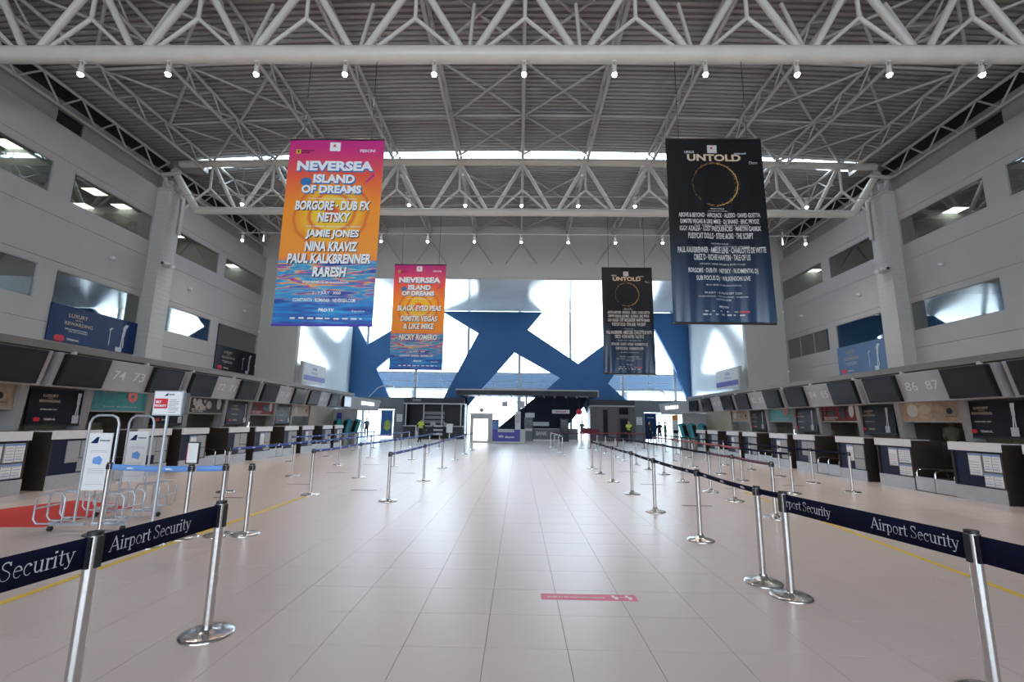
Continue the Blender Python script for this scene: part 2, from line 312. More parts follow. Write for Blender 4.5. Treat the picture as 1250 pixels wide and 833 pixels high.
# wall advertising boards set into the tall windows
def wall_ad(s, wk, m, z1, lb):
    y0, y1 = WY[wk]; z0 = 4.0 if s < 0 else 3.95
    r = E('advertising_panel', lb, 'advert', 'large adverts set in the lower windows', (s*(WX-.045), (y0+y1)/2, z0))
    W = y1-y0; H = z1-z0; ux = Vector((0, -s, 0)); X = -s*.0
    MB().box((0, -W/2, 0), (s*.04, W/2, H)).obj('panel', m, r)
    tx = MB(); c = lambda a, b: Vector((-s*.012, 0, 0)) + ux*(a*W) + Vector((0, 0, b*H))
    put_text(tx, 'LUXURY', c(-.22, .76), W*.2, .13, ux); put_text(tx, 'REWARDING', c(-.20, .54), W*.30, .12, ux); put_text(tx, 'WITH A', c(-.21, .65), W*.08, .06, ux)
    tx.obj('lettering', 'tan', r)
    t2 = MB(); put_text(t2, 'OFFERS FOR TRAVELLERS AT THE AIRPORT', c(-.22, .38), W*.24, .05, ux); put_text(t2, 'EVERY DAY, EVERYWHERE', c(-.2, .32), W*.2, .045, ux); put_text(t2, 'TERMINAL', c(-.24, .1), W*.13, .07, ux); t2.obj('small_lettering', 'wprint', r)
    fig = MB(); b = c(.30, 0)
    for a0, h0, a1, h1, wd in ((.29, .0, .29, .14, .16), (.31, .14, .32, .50, .035), (.34, .14, .33, .5, .03), (.325, .48, .335, .72, .07), (.33, .72, .36, .86, .09), (.16, .15, .16, .62, .02), (.15, .6, .18, .68, .05)):
        p = c(a0, h0); q = c(a1, h1); fig.add([p-ux*wd*W/4, p+ux*wd*W/4, q+ux*wd*W/4, q-ux*wd*W/4], [(0, 1, 2, 3)])
    fig.obj('sculpture_print', 'figure', r)
    lo = MB(); cc = c(-.40, .1); n = 16
    lo.add([cc + ux*.11*math.cos(2*PI*i/n) + Vector((0, 0, .11*math.sin(2*PI*i/n))) for i in range(n)], [tuple(range(n))]); cc = cc+ux*.13
    lo.add([cc + ux*.11*math.cos(2*PI*i/n) + Vector((-s*.003, 0, .11*math.sin(2*PI*i/n))) for i in range(n)], [tuple(range(n))]); lo.obj('round_emblem', 'redp', r)
wall_ad(-1, 'l2', 'adblue', 5.22, 'wide deep blue advert in the lower left window before the column')
wall_ad(-1, 'l4', 'dark', 5.22, 'dark advert in the lower left window nearest the end wall')
wall_ad(1, 'l3', 'adlight', 5.22, 'mid blue advert in the lower right window behind the column')

# columns with duct and bracket
for s, sd in ((-1, 'left'), (1, 'right')):
    r = E('column', 'square pale block column standing against the %s wall under the far truss' % sd, 'column', None, (s*14.8, 18.0, 0))
    MB().box((-.25, -.4, 3.2), (.25, .4, 10.9)).obj('shaft', 'column', r)
    jn = MB()
    for k in range(38): jn.box((-.254, -.404, 3.3+k*.2), (.254, .404, 3.306+k*.2))
    jn.obj('joint_lines', 'grey', r, kind='stuff')
    MB().box((-.3, -.45, 10.88), (.3, .45, 10.95)).obj('cap_plate', 'steel_g', r)
    MB().box((-.2, -.25, 10.95), (.15, .25, 11.4)).box((-.28, -.32, 11.0), (.28, .32, 11.06)).obj('truss_bearing', 'steel_g', r)
    MB().tube([(-s*.34, .3, 9.2), (-s*.34, .3, 10.8), (-s*.2, .1, 11.0), (s*.0, -.3, 11.2), (s*.0, -.42, 11.45)], .07).obj('downpipe', 'steel_g', r)
    v = E('security_camera', 'pair of white security cameras on a bracket on the %s column' % sd, 'camera', 'security cameras on the walls', (s*14.42, 17.75, 7.7))
    MB().box((-s*.04, -.05, -.05), (s*.12, .3, .12)).obj('bracket', 'lgrey', v)
    MB().cyl((-s*.1, -.25, .02), (-s*.1, .05, .06), .07).cyl((-s*.25, .15, -.02), (-s*.1, .3, .03), .08).obj('camera_body', 'white', v)
    MB().ell((-s*.1, -.26, .0), (.06, .04, .06)).obj('lens', 'black', v)
    for y, n in ((16.0, 'nearest'), (20.05, 'second nearest'), (24.25, 'farthest')):
        k = E('wall_camera', 'small white camera dome on the %s wall, %s of three' % (sd, n), 'camera', 'camera domes on the %s wall' % sd, (s*15.05, y, 7.35))
        MB().box((-s*.05, -.07, -.07), (0, .07, .07)).obj('mount', 'lgrey', k)
        MB().ell((-s*.1, 0, 0), (.08, .07, .07)).obj('dome', 'white', k)

# ------------------------------------------------------------ end wall, glossy throat, facade
rw = E('wall_rear', kind='structure', label='rear wall behind the viewpoint with a long window')
MB().box((-15.35, -12.3, 0), (15.35, -12, 2.0)).box((-15.35, -12.3, 7.0), (15.35, -12, 13.4)).box((-15.35, -12.3, 2.0), (-11, -12, 7.0)).box((11, -12.3, 2.0), (15.35, -12, 7.0)).obj('wall_panel', 'endwall', rw)
ew = E('wall_end', kind='structure', label='cream end wall above and beside the opening')
MB().box((-15.35, 26, 9.87), (15.35, 26.3, 13.2)).obj('wall_panel', 'endwall', ew)
for s in (-1, 1):
    MB().box((s*12.8, 26, 0), (s*15.05, 26.3, 9.87)).obj('wall_panel', 'endwall', ew)
    # glossy flared side wall, curved in plan
    tw = MB(); pts = [(12.8+3.6*(k/12)**1.25, 26.3+18.4*k/12, 9.87+2.4*k/12) for k in range(13)]
    tw.add([(s*x, y, 0) for x, y, z in pts]+[(s*x, y, z+.1) for x, y, z in pts], [(k, k+1, 14+k, 13+k) for k in range(12)], True)
    o = tw.obj('wall_gallery_left' if s < 0 else 'wall_gallery_right', 'gloss', kind='structure', label='glossy pale wall beyond the end wall on the %s' % ('left' if s < 0 else 'right'))
MB().prism([(-12.9, 26.15, 9.87), (12.9, 26.15, 9.87), (16.5, 44.9, 12.3), (-16.5, 44.9, 12.3)], (0, 0, .15)).obj('ceiling_gallery', 'gloss', kind='structure', label='glossy pale rising ceiling beyond the end wall')
vb = E('wall_brace', 'row of grey inverted V braces on the cream end wall', 'brace')
for k in range(-5, 6):
    x = .05+2.65*k
    MB().cyl((x, 25.9, 12.05), (x-.92, 25.94, 10.72), .035, 8).obj('brace_rod', 'steel_g', vb)
    MB().cyl((x, 25.9, 12.05), (x+.92, 25.94, 10.72), .035, 8).obj('brace_rod', 'steel_g', vb)

YF = 44.5
fac = E('window_1_facade', kind='structure', label='glazed far facade'); fac.name = 'window_60'
BZ = {  # blue panels, x z outlines in the facade plane
 'a': [(-7.59,12.15),(2.2,12.15),(.76,10.39),(5.61,7.13),(8.01,8.92),(12.33,12.15),(16.3,12.15),(16.54,10.22),(16.4,3.6),(15.9,3.6),(14.66,7.23),(12.99,10.67),(9.22,6.42),(8.41,5.27),(10.01,3.8),(10.9,2.66),(10.9,0),(7.6,0),(6.11,3.06),(3.2,0),(-3.18,0),(1.59,3.94),(2.61,4.65),(3.87,5.76),(-.49,8.18),(-3.36,4.81),(-4.58,3.32),(-6.6,.6),(-9.0,.6),(-7.84,2.42),(-7.11,3.83),(-3.99,10.01)],
 'b': [(-16.6,12.15),(-16.4,3.5),(-12.25,3.5),(-12.44,3.92),(-13.75,6.48),(-12.8,7.33),(-8.03,11.3),(-7.3,12.15),(-9.6,12.15),(-12.87,9.96),(-14.78,8.76),(-15.91,10.8),(-16.3,12.15)]}
for k, pts in BZ.items(): MB().prism([(x, YF-.5, z) for x, z in pts], (0, .45, 0)).obj('blue_truss_panel', 'blue', fac)
for x0_, x1_ in ((-16.5, -14.9), (-14.9, -10), (-10, -5), (-5, 0), (0, 4.95), (4.95, 9.9), (9.9, 14.9), (14.9, 16.5)):
    MB().box((x0_+.05, YF+.1, 6.2), (x1_-.05, YF+.12, 12.3)).obj('pane', 'glass', fac)
    MB().box((x0_+.05, YF+.1, 4.75), (x1_-.05, YF+.12, 6.1)).obj('tinted_pane', 'glass_b', fac)
    MB().box((x0_+.05, YF+.1, 0), (x1_-.05, YF+.12, 4.7)).obj('pane', 'glass', fac)
for x in (-14.9, -10, -5, 0, 4.95, 9.9, 14.9): MB().box((x-.12, YF, 0), (x+.12, YF+.3, 12.4)).obj('mullion', 'mull', fac)
tr = MB()
for z in (6.15, 4.72): tr.box((-16.5, YF+.02, z-.07), (16.5, YF+.2, z+.07))
for z in (5.35,): tr.box((-16.5, YF+.06, z-.03), (16.5, YF+.16, z+.03))
tr.obj('transom', 'mull', fac)
gb = MB()
for k in range(10): gb.box((-16.5, YF+.08, 6.75+k*.6), (16.5, YF+.13, 6.775+k*.6))
for x in (-12.4, -7.5, -2.5, 2.5, 7.4, 12.4): gb.box((x-.02, YF+.08, 3.6), (x+.02, YF+.13, 6.15))
gb.obj('glazing_bars', 'lgrey', fac, kind='stuff')
# low canopies outside, seen through the tinted panes
tb = E('walkway', 'grey raised walkway outside beyond the tinted panes', 'building', None, (0, 60, -.1))
MB().box((-30, 0, 5.6), (30, 3, 8.0)).obj('deck', 'band', tb)
for x in (-28, -14, 0, 14, 28): MB().cyl((x, 1.5, 0), (x, 1.5, 5.6), .3).obj('pillar', 'band', tb)

# grey service wall with doors
bw = E('wall_back', kind='structure', label='dark grey low service wall under the facade')
for s in (-1, 1):
    a = MB().box((s*10.4, 42.1, 2.55), (s*15.9, 42.4, 3.65)).box((s*10.4, 42.1, 0), (s*11.2, 42.4, 2.55)).box((s*15.0, 42.1, 0), (s*15.9, 42.4, 2.55))
    a.obj('wall_panel', 'band', bw)
    dr = E('door_%d' % (1 if s < 0 else 2), kind='structure')
    d = MB()
    for x in (11.25, 12.4, 13.55, 14.75): d.box((s*(x-.04), 42.12, 0), (s*(x+.04), 42.2, 2.45))
    d.box((s*11.2, 42.12, 2.4), (s*14.8, 42.2, 2.5)); d.obj('door_frame', 'lgrey', dr)
    MB().box((s*12.44, 42.15, .05), (s*13.5, 42.16, 2.4)).box((s*13.6, 42.15, .05), (s*14.7, 42.16, 2.4)).obj('pane', 'glass', dr)
    n = E('notice_sheet', 'white notice sheet on the grey wall beside the %s doors' % ('left' if s < 0 else 'right'), 'notice', None, (s*10.75, 42.08, 1.8))
    MB().box((-.25, -.01, -.33), (.25, .01, .33)).obj('sheet', 'paper', n)
    for q in range(3): MB().box((-.2, -.015, -.25+q*.2), (.2, -.011, -.13+q*.2)).obj('printed_block', 'lgrey', n)
p = E('map_panel', 'tall blue map panel on the left door leaf beside the shop', 'poster', None, (-11.85, 42.08, .2))
MB().box((-.5, -.02, 0), (.5, .02, 2.2)).obj('panel', 'mapblue', p); MB().prism([(-.25, -.021, .7), (.0, -.021, .45), (.3, -.021, .6), (.35, -.021, 1.1), (.1, -.021, 1.45), (-.2, -.021, 1.25)], (0, -.006, 0)).obj('printed_land', 'mapgreen', p)
p = E('blue_poster', 'tall plain blue poster behind the two people in dark coats', 'poster', None, (11.75, 42.08, .2))
MB().box((-.52, -.02, 0), (.52, .02, 2.3)).obj('panel', 'adblue', p); q = MB(); put_text(q, 'WELCOME', (0, -.03, 1.9), .6, .09); q.obj('lettering', 'wprint', p)
p = E('info_totem', 'white and orange information totem standing in the right doorway', 'totem', None, (13.75, 41.6, 0))
MB().box((-.25, -.1, 0), (.25, .1, 2.35)).obj('body', 'white', p); MB().box((-.25, -.12, 1.9), (.25, -.1, 2.35)).obj('orange_header', 'orange', p); MB().box((-.18, -.12, .75), (.18, -.1, 1.05)).obj('screen', 'screen', p)
for q in range(3): MB().box((-.18, -.115, 1.15+q*.24), (.18, -.1, 1.32+q*.24)).obj('text_block', 'lgrey', p)
p = E('fire_box', 'red fire hose box on the wall at the left doors', 'fire box', None, (-14.9, 41.9, 1.7)); MB().box((-.25, -.1, -.35), (.25, .1, .35)).obj('box', 'redp', p); MB().box((-.2, -.12, -.3), (.2, -.1, .3)).obj('door', 'redp', p)

# left shop kiosk
k = E('shop_kiosk', 'dark shop kiosk with white posts and a long counter, left of the centre', 'kiosk', None, (-7.65, 42.2, 0))
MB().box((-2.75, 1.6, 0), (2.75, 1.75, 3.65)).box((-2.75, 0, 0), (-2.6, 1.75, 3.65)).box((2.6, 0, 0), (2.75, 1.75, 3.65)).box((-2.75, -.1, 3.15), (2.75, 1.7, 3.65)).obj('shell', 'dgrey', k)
MB().box((-2.75, -.35, 3.05), (2.75, .0, 3.16)).obj('lintel', 'lgrey', k)
for x in (-2.5, -.9, .75, 2.45): MB().box((x-.05, -.3, 1.15), (x+.05, -.2, 3.1)).obj('post', 'lgrey', k)
MB().box((-2.65, -.4, 1.07), (-.1, .1, 1.16)).box((.6, -.4, 1.07), (2.7, .1, 1.16)).obj('counter_top', 'lgrey', k)
MB().box((-2.6, -.3, 0), (-.1, 0, 1.07)).box((.6, -.3, .1), (2.6, 0, 1.07)).obj('counter_front', 'dgrey', k)
MB().box((-1.55, -.42, 0), (-1.3, -.3, 1.07)).obj('white_panel', 'white', k)
for z in (1.35, 1.75, 2.15): MB().box((-1.3, 1.5, z), (.7, 1.58, z+.28)).obj('shelf_panel', 'grey', k)
cm = MB().box((-.3, .0, 1.16), (.15, .3, 1.5)).box((.9, -.1, 1.16), (1.1, .2, 1.45)).box((1.2, -.1, 1.16), (1.75, .25, 1.35)).obj('counter_equipment', 'lgrey', k)
q = MB(); put_text(q, 'EXPRESS', (-1.6, -.12, 3.4), .75, .2); q.obj('lettering', 'lgrey', k)
p = E('display_rack', 'small dark display rack standing before the shop counter', 'rack', None, (-7.1, 41.4, 0))
MB().box((-.5, -.03, 0), (-.46, .03, 1.2)).obj('side_frame', 'plastic', p); MB().box((.46, -.03, 0), (.5, .03, 1.2)).obj('side_frame', 'plastic', p)
for z in (.3, .65, 1.0): MB().box((-.48, -.1, z), (.48, .1, z+.05)).obj('shelf', 'plastic', p); MB().box((-.4, -.08, z+.05), (.4, .0, z+.22)).obj('goods', 'lgrey', p)
p = E('notice_stand', 'white notice board on a leg in front of the shop kiosk', 'notice', None, (-5.6, 38, 0)); MB().box((-.25, -.02, .65), (.25, .02, 1.35)).obj('board', 'paper', p); MB().cyl((0, 0, 0), (0, 0, .7), .03).obj('leg', 'chrome', p)

# right kiosk
k = E('security_booth', 'taupe panelled booth with a glazed door, right of the centre', 'booth', None, (8.4, 42.2, 0))
MB().box((-2.0, 0, 0), (1.98, 1.7, 3.1)).obj('body', 'kbrown', k)
MB().box((-2.05, -.1, 3.1), (2.0, 1.7, 3.65)).obj('parapet', 'dgrey', k); MB().box((-2.05, -.2, 3.04), (2.0, -.05, 3.14)).obj('lintel', 'lgrey', k)
for x in (-1.55, -.35, .5, 1.5): MB().box((x-.01, -.02, 0), (x+.01, 0, 3.05)).obj('panel_joint', 'black', k)
MB().box((-.85, -.04, .3), (-.45, 0, 2.75)).obj('window_strip', 'screen', k)
MB().box((.6, -.04, .02), (1.4, 0, 2.05)).obj('door', 'dgrey', k); MB().box((.7, -.05, .3), (1.3, -.03, 1.9)).obj('door_glass', 'screen', k); MB().box((.6, -.05, 2.35), (1.4, 0, 2.95)).obj('upper_window', 'screen', k)

# centre: canopy, counters
k = E('canopy', 'long flat dark canopy with a pale edge across the centre', 'canopy', None, (.7, 40.6, 0))
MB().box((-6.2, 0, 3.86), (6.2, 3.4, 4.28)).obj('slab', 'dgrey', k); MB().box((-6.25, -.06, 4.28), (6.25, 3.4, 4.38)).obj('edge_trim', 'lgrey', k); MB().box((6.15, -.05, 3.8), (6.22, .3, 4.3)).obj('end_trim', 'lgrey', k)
for x in (-5.8, 5.8, 0): MB().cyl((x, 3.0, 0), (x, 3.0, 3.9), .09).obj('post', 'dgrey', k)
for x in range(12):
    X = -5.2+x*.95; MB().cyl((X, .2, 3.86), (X+.06, .1, 3.7), .05).obj('spotlight', 'lgrey', k)
k = E('light_arch', 'white framed lightbox doorway standing in the centre of the hall', 'light box', None, (-2.88, 36, 0))
MB().box((-.85, 0, 0), (-.6, .4, 2.1)).box((.5, 0, 0), (.85, .4, 2.1)).box((-.6, 0, 1.78), (.5, .4, 2.1)).box((-.6, 0, 0), (.5, .4, .15)).obj('frame', 'lgrey', k)
MB().box((-.6, .1, .15), (.5, .2, 1.78)).obj('lit_panel', 'lightbox', k); MB().box((-.9, -.05, 2.1), (.9, .45, 2.22)).obj('cornice', 'white', k)
MB().cyl((0, .1, 2.45), (0, .18, 2.45), .17, 16).cyl((0, .14, 2.2), (0, .14, 2.3), .03).obj('clock', 'lgrey', k)
k = E('info_counter', 'violet counter with white lettering in the centre of the hall', 'counter', None, (-.75, 36, 0))
MB().box((-1.2, 0, .1), (.85, .8, 1.0)).obj('front', 'purple', k); MB().box((-1.2, -.02, 0), (1.2, .8, .1)).obj('plinth', 'white', k); MB().box((.85, -.05, .1), (1.25, .8, 1.02)).obj('end_block', 'lgrey', k)
MB().box((-.85, -.04, .8), (.4, .0, 1.04)).obj('counter_top', 'lgrey', k); q = MB(); put_text(q, 'info', (-.6, -.03, .5), .35, .2, bold=.04); put_text(q, 'airport', (.05, -.03, .42), .7, .2, bold=.04); q.obj('lettering', 'wprint', k)
k = E('banner_totem', 'narrow white display totem standing behind the violet counter', 'totem', None, (-.08, 37.2, 0)); MB().box((-.22, 0, 0), (.22, .3, 2.4)).obj('body', 'white', k); MB().box((-.16, -.02, 1.5), (.16, 0, 2.2)).obj('print', 'lgrey', k)
k = E('cash_machine', 'grey cash machine right of the violet counter', 'cash machine', None, (.84, 40, 0)); MB().box((-.36, 0, .05), (.36, .7, 1.97)).obj('body', 'band', k); MB().box((-.25, -.02, 1.15), (.25, 0, 1.75)).obj('screen', 'screen', k); MB().box((-.3, -.03, .85), (.3, 0, 1.05)).obj('keypad', 'lgrey', k); MB().box((-.3, .1, 1.97), (.5, .2, 2.35)).obj('sign', 'lgrey', k)
k = E('bank_counter', 'long dark counter under the canopy with the word BANK', 'counter', None, (3.15, 40.2, 0))
MB().box((-1.9, 0, .14), (1.9, .8, 1.02)).obj('front', 'band', k); MB().box((-1.9, -.03, 0), (1.9, .8, .14)).obj('plinth', 'white', k); MB().box((-1.9, -.05, 1.0), (1.9, .8, 1.06)).obj('counter_top', 'grey', k); q = MB(); put_text(q, 'BANK', (-1.2, -.02, .65), .95, .34, bold=.03); q.obj('lettering', 'lgrey', k)
MB().box((-1.9, 1.2, 1.25), (-.5, 1.25, 1.6)).obj('notice_strip', 'lgrey', k)
k = E('vending_machine', 'tall dark machine at the right end of the bank counter', 'vending machine', None, (3.87, 39.9, 0)); MB().box((-.36, 0, 0), (.36, .25, 1.9)).obj('body', 'dgrey', k); MB().box((-.28, -.02, .7), (.28, 0, 1.8)).obj('screen', 'screen', k)
k = E('shop_sign', 'white sign with a red scribble hanging under the canopy', 'sign', None, (3.75, 42.0, 2.53)); MB().box((-.78, -.03, -.17), (.78, .03, .17)).obj('board', 'paper', k); q = MB(); put_text(q, 'food', (0, -.04, 0), .9, .2, bold=.02, shear=.3); q.obj('lettering', 'redp', k); MB().cyl((-.6, 0, .15), (-.6, 0, 1.35), .012).cyl((.6, 0, .15), (.6, 0, 1.35), .012).obj('hanger', 'plastic', k)
k = E('poster_frame', 'small lit poster on the dark wall under the canopy', 'poster', None, (1.68, 43.6, 2.35)); MB().box((-.25, 0, -.36), (.25, .05, .36)).obj('sheet', 'lgrey', k); MB().box((-.18, -.01, -.2), (.18, 0, .1)).obj('print', 'band', k)  # the dark wall is the navy sheet standing for the shaded beam
k = E('round_sign', 'round red sign at the right end of the canopy', 'sign', None, (5.25, 40.8, 2.5)); MB().cyl((0, 0, 0), (0, .06, 0), .26, 20).obj('disc', 'redp', k); MB().cyl((0, .03, .2), (0, .03, 1.4), .02).obj('hanger', 'dgrey', k)
k = E('hanging_box', 'grey hanging display boxes under the left half of the canopy', 'display', None, (-.5, 41, 3.1)); MB().box((-1.0, 0, -.2), (-.5, .3, .25)).obj('display_box', 'lgrey', k); MB().box((.35, 0, -.3), (1.0, .3, .3)).obj('display_box', 'lgrey', k); MB().box((-.7, .1, .2), (.7, .2, .28)).obj('rail', 'grey', k); MB().cyl((-.6, .15, .2), (-.6, .15, .78), .015).cyl((.6, .15, .2), (.6, .15, .78), .015).obj('hanger', 'dgrey', k)
k = E('cabinet', 'small dark drinks cabinet between the light arch and the violet counter', 'cabinet', None, (-1.95, 38.5, 0)); MB().box((-.3, 0, 0), (.3, .6, 1.75)).obj('body', 'dgrey', k); MB().box((-.25, -.02, .3), (.25, 0, 1.6)).obj('glass_front', 'mapblue', k)
k = E('shaded_beam_panel', 'dark navy backdrop wall of the bank and food counters under the canopy', 'shop wall', None, (0, 43.4, 0))  # no shop wall: dark sheet standing for the blue facade beam in shade
MB().prism([(-2.9, 0, 0), (1.5, 0, 3.85), (6.3, 0, 3.85), (5.9, 0, 3.0), (3.4, 0, .0)], (0, .3, 0)).obj('beam_shade', 'navyd', k)  # dark sheet before the lower blue beam; its shade is put into the colour
k = E('covered_trolley', 'dark red covered trolley near the booth corner', 'trolley', None, (6.1, 40.2, 0)); MB().prism([(-.9, 0, .75), (.9, 0, .6), (.7, 0, 1.05), (-.5, 0, 1.15)], (0, .6, 0)).obj('cover', 'darkred', k)
for x in (-.6, .6): MB().cyl((x, .3, 0), (x, .3, .65), .03).obj('leg', 'chrome', k)
def wall_lamp(s):
    k = E('wall_lamp', 'curved %s wall lamp arm above the service wall' % ('left' if s < 0 else 'right'), 'lamp', None, (s*13.6, 42, 3.65))
    MB().tube([(0, 0, 0), (-s*.9, -.6, .75), (-s*1.5, -1, .95), (-s*2.3, -1.4, .9)], .04).obj('arm', 'lgrey', k); MB().box((-s*2.6, -1.6, .75), (-s*2.1, -1.2, .93)).obj('lamp_head', 'lgrey', k)
wall_lamp(-1); wall_lamp(1)

# ------------------------------------------------------------ roof
def rz_(x): return 13.08-.5*(x/14.5)**2
roof = E('ceiling', kind='structure', label='corrugated grey steel roof deck')
xs = [-16+2*i for i in range(17)]
def deck(ya, yb, n):
    prof = []; y = ya
    while y < yb-.001:
        prof += [(y, 0), (y+.09, 0), (y+.11, .07), (y+.18, .07)]; y += .2
    prof.append((yb, 0)); vs = []; m = len(xs)
    for yy, h in prof:
        for x in xs: vs.append((x, min(yy, yb), rz_(x)+h))
    MB().add(vs, [(i*m+j, i*m+j+1, (i+1)*m+j+1, (i+1)*m+j) for i in range(len(prof)-1) for j in range(m-1)]).obj('roof_sheet', 'deck', roof)
for a, b in ((-12, -2), (-2, 4), (4, 7.2), (7.2, 9.6), (9.6, 12.0), (12.0, 14.4), (14.4, 16.2), (16.2, 18.2), (18.9, 22), (22, 24), (24, 26.4)): deck(a, b, 0)
MB().box((-15.6, -12, 13.3), (-14.2, 18.2, 13.4)).box((14.2, -12, 13.3), (15.6, 18.2, 13.4)).obj('roof_edge', 'black', roof)
MB().box((-16, 18.2, 12.35), (-14.0, 18.9, 12.65)).box((14.3, 18.2, 12.35), (16, 18.9, 12.65)).obj('skylight_end', 'deck', roof)
sk = E('window_61', kind='structure', label='bright skylight strip above the far truss')
for i in range(12):
    xa = -14+i*28.3/12; MB().box((xa+.02, 18.2, rz_(xa)+.02), (xa+28.3/12-.02, 18.9, rz_(xa)+.04)).obj('pane', 'glass', sk)
bars = MB()
for i in range(13):
    xa = -14+i*28.3/12; bars.box((xa-.02, 18.2, rz_(xa)-.02), (xa+.02, 18.9, rz_(xa)+.05))
bars.obj('glazing_bars', 'lgrey', sk)

# main trusses
def truss(Y, r, rd, ztop, lb, ends):
    T = E('roof_truss', lb, 'truss', 'main trusses across the hall', (0, Y, 0))
    zb = 10.2; xe = 13.64 if ends else 16.5
    MB().cyl((-xe, 0, zb), (xe, 0, zb), r, 20).obj('bottom_chord', 'steel_w', T)
    if ends:
        for a, b in ((-14.6, -9), (-9, -3), (-3, 3), (3, 9), (9, 14.8)): MB().cyl((a, 0, ztop-.15*(a/14)**2), (b, 0, ztop-.15*(b/14)**2), r*.95, 16).obj('top_chord', 'steel_w', T)
        for s in (-1, 1): MB().cyl((s*14.85, 0, 12.0), (s*13.64, 0, zb), r*.95, 14).obj('end_strut', 'steel_w', T)
    else:
        MB().cyl((-15, 0, ztop), (15, 0, ztop), r, 16).obj('top_chord', 'steel_w', T)
    n = 5
    dg = MB().cyl((.16, 0, zb+r*.6), (1.33, 0, ztop-.1), rd, 10); dl = MB().cyl((-.16, 0, zb+r*.6), (-1.33, 0, ztop-.1), rd, 10)
    yb = MB().cyl((0, 0, ztop-.1), (0, 0, 11.2), .05, 8).cyl((0, 0, 11.2), (-.95, 0, zb+r*.7), .05, 8).cyl((0, 0, 11.2), (.95, 0, zb+r*.7), .05, 8)
    o1 = o2 = o3 = None
    for k in range(-n-1, n+1):
        x = .05+1.325+2.65*k
        if abs(x) > xe: continue
        if o1 is None: o1 = dg.obj('diagonal', 'steel_w', T, loc=(x, 0, 0)); o2 = dl.obj('diagonal', 'steel_w', T, loc=(x, 0, 0))
        else: inst(o1, (x, 0, 0), T); inst(o2, (x, 0, 0), T)
        # knee braces from the bottom node up and back to the purlins
        if not ends: MB().cyl((x, .05, zb+r*.6), (x, .75, 12.35), .05, 8).obj('knee_brace', 'steel_w', T)
    for k in range(-5, 6):
        if o3 is None: o3 = yb.obj('y_brace', 'steel_w', T, loc=(.05+2.65*k, 0, 0))
        else: inst(o3, (.05+2.65*k, 0, 0), T)
    return T
truss(9.65, .195, .088, 12.45, 'nearer white tubular roof truss crossing the top of the picture', False)
truss(18.05, .155, .078, 12.48, 'farther white tubular roof truss below the skylight strip', True)

# lengthwise lattice girders
def girder(x, lb, edge=False):
    dz = (rz_(x)-13.08); zu = 12.82+dz; zl = 12.22+dz
    if edge: zu, zl, x = 12.28, 11.55, 15.0*(1 if x > 0 else -1)
    G = E('lattice_girder', lb, 'girder', 'lengthwise lattice girders under the roof', (x, 0, 0)); r = .06
    for a, b in ((6, 17.9), (18.2, 25.9)):
        MB().cyl((0, a, zu), (0, b, zu), r, 8).obj('upper_chord', 'steel_g', G); MB().cyl((0, a+.4, zl), (0, b-.4, zl), r, 8).obj('lower_chord', 'steel_g', G)
        n = round((b-a)/1.35); st = (b-a)/n
        for i in range(n):
            y0 = a+i*st; MB().cyl((0, y0, zu), (0, y0+st/2, zl), .032, 6).obj('web_member', 'steel_g', G); MB().cyl((0, y0+st/2, zl), (0, y0+st, zu), .032, 6).obj('web_member', 'steel_g', G)
    if edge:
        for y in (17.6,): MB().cyl((0, y, zl), (-.5*(1 if x > 0 else -1), 18.0, 11.9), .09, 8).obj('bearing_strut', 'steel_g', G)
names = {-6: 'leftmost, along the left wall', -5: 'second from the left wall', -4: 'third from the left wall', -3: 'fourth from the left wall', -2: 'left of the middle, two bays out', -1: 'first left of the middle', 0: 'middle', 1: 'first right of the middle', 2: 'right of the middle, two bays out', 3: 'fourth from the right wall', 4: 'third from the right wall', 5: 'second from the right wall', 6: 'rightmost, along the right wall'}
for k in range(-6, 7): girder(.05+2.65*k, 'grey lattice girder under the roof, '+names[k], abs(k) == 6)
br = E('roof_bracing', 'crossed grey bracing rods and purlin struts under the roof deck', 'bracing')
for i, j in ((-1, 0), (0, 1), (-5, -4), (-4, -3), (3, 4), (4, 5)):
    xa, xb = .05+2.65*i, .05+2.65*j; za, zb = rz_(xa)-.2, rz_(xb)-.2
    for ya, yb in ((7.2, 9.7), (9.9, 12.4), (12.9, 15.5), (15.5, 18.0), (19.6, 22.6), (22.8, 25.8)):
        MB().cyl((xa, ya, za), (xb, yb, zb), .045, 6).obj('cross_rod', 'steel_g', br); MB().cyl((xb, ya, zb-.09), (xa, yb, za-.09), .045, 6).obj('cross_rod', 'steel_g', br)
for y in (12.75, 15.5, 22.7):
    for k in range(-5, 5):
        xa, xb = .05+2.65*k, .05+2.65*(k+1); MB().cyl((xa, y, rz_(xa)-.25), (xb, y, rz_(xb)-.25), .045, 6).obj('purlin_strut', 'steel_g', br)

# spotlights
sp0 = None
def spot(x, y, z, lb, gp):
    global sp0
    if sp0 is None:
        sp0 = E('ceiling_spotlight', lb, 'spotlight', gp, (x, y, z))
        MB().box((-.05, -.05, .3), (.05, .05, .34)).cyl((-.04, 0, .3), (-.04, 0, .1), .012, 6).cyl((.04, 0, .3), (.04, 0, .1), .012, 6).obj('bracket', 'steel_w', sp0)
        MB().lathe([(.04, .22), (.055, .2), (.06, .05), (.07, 0)], 12).obj('lamp_housing', 'steel_w', sp0)
        MB().ell((0, 0, -.02), (.055, .055, .05), 12, 6).obj('lamp', 'lens', sp0)
        ld = bpy.data.lights.new('bulb', 'SPOT'); ld.energy = 75; ld.color = (1, .86, .76); ld.spot_size = 2.2; ld.spot_blend = .6; ld.shadow_soft_size = .08
        lo = bpy.data.objects.new('bulb', ld); C.objects.link(lo); lo.parent = sp0; lo.location = (0, 0, -.09)
    else: dup(sp0, (x, y, z), label=lb, group=gp)
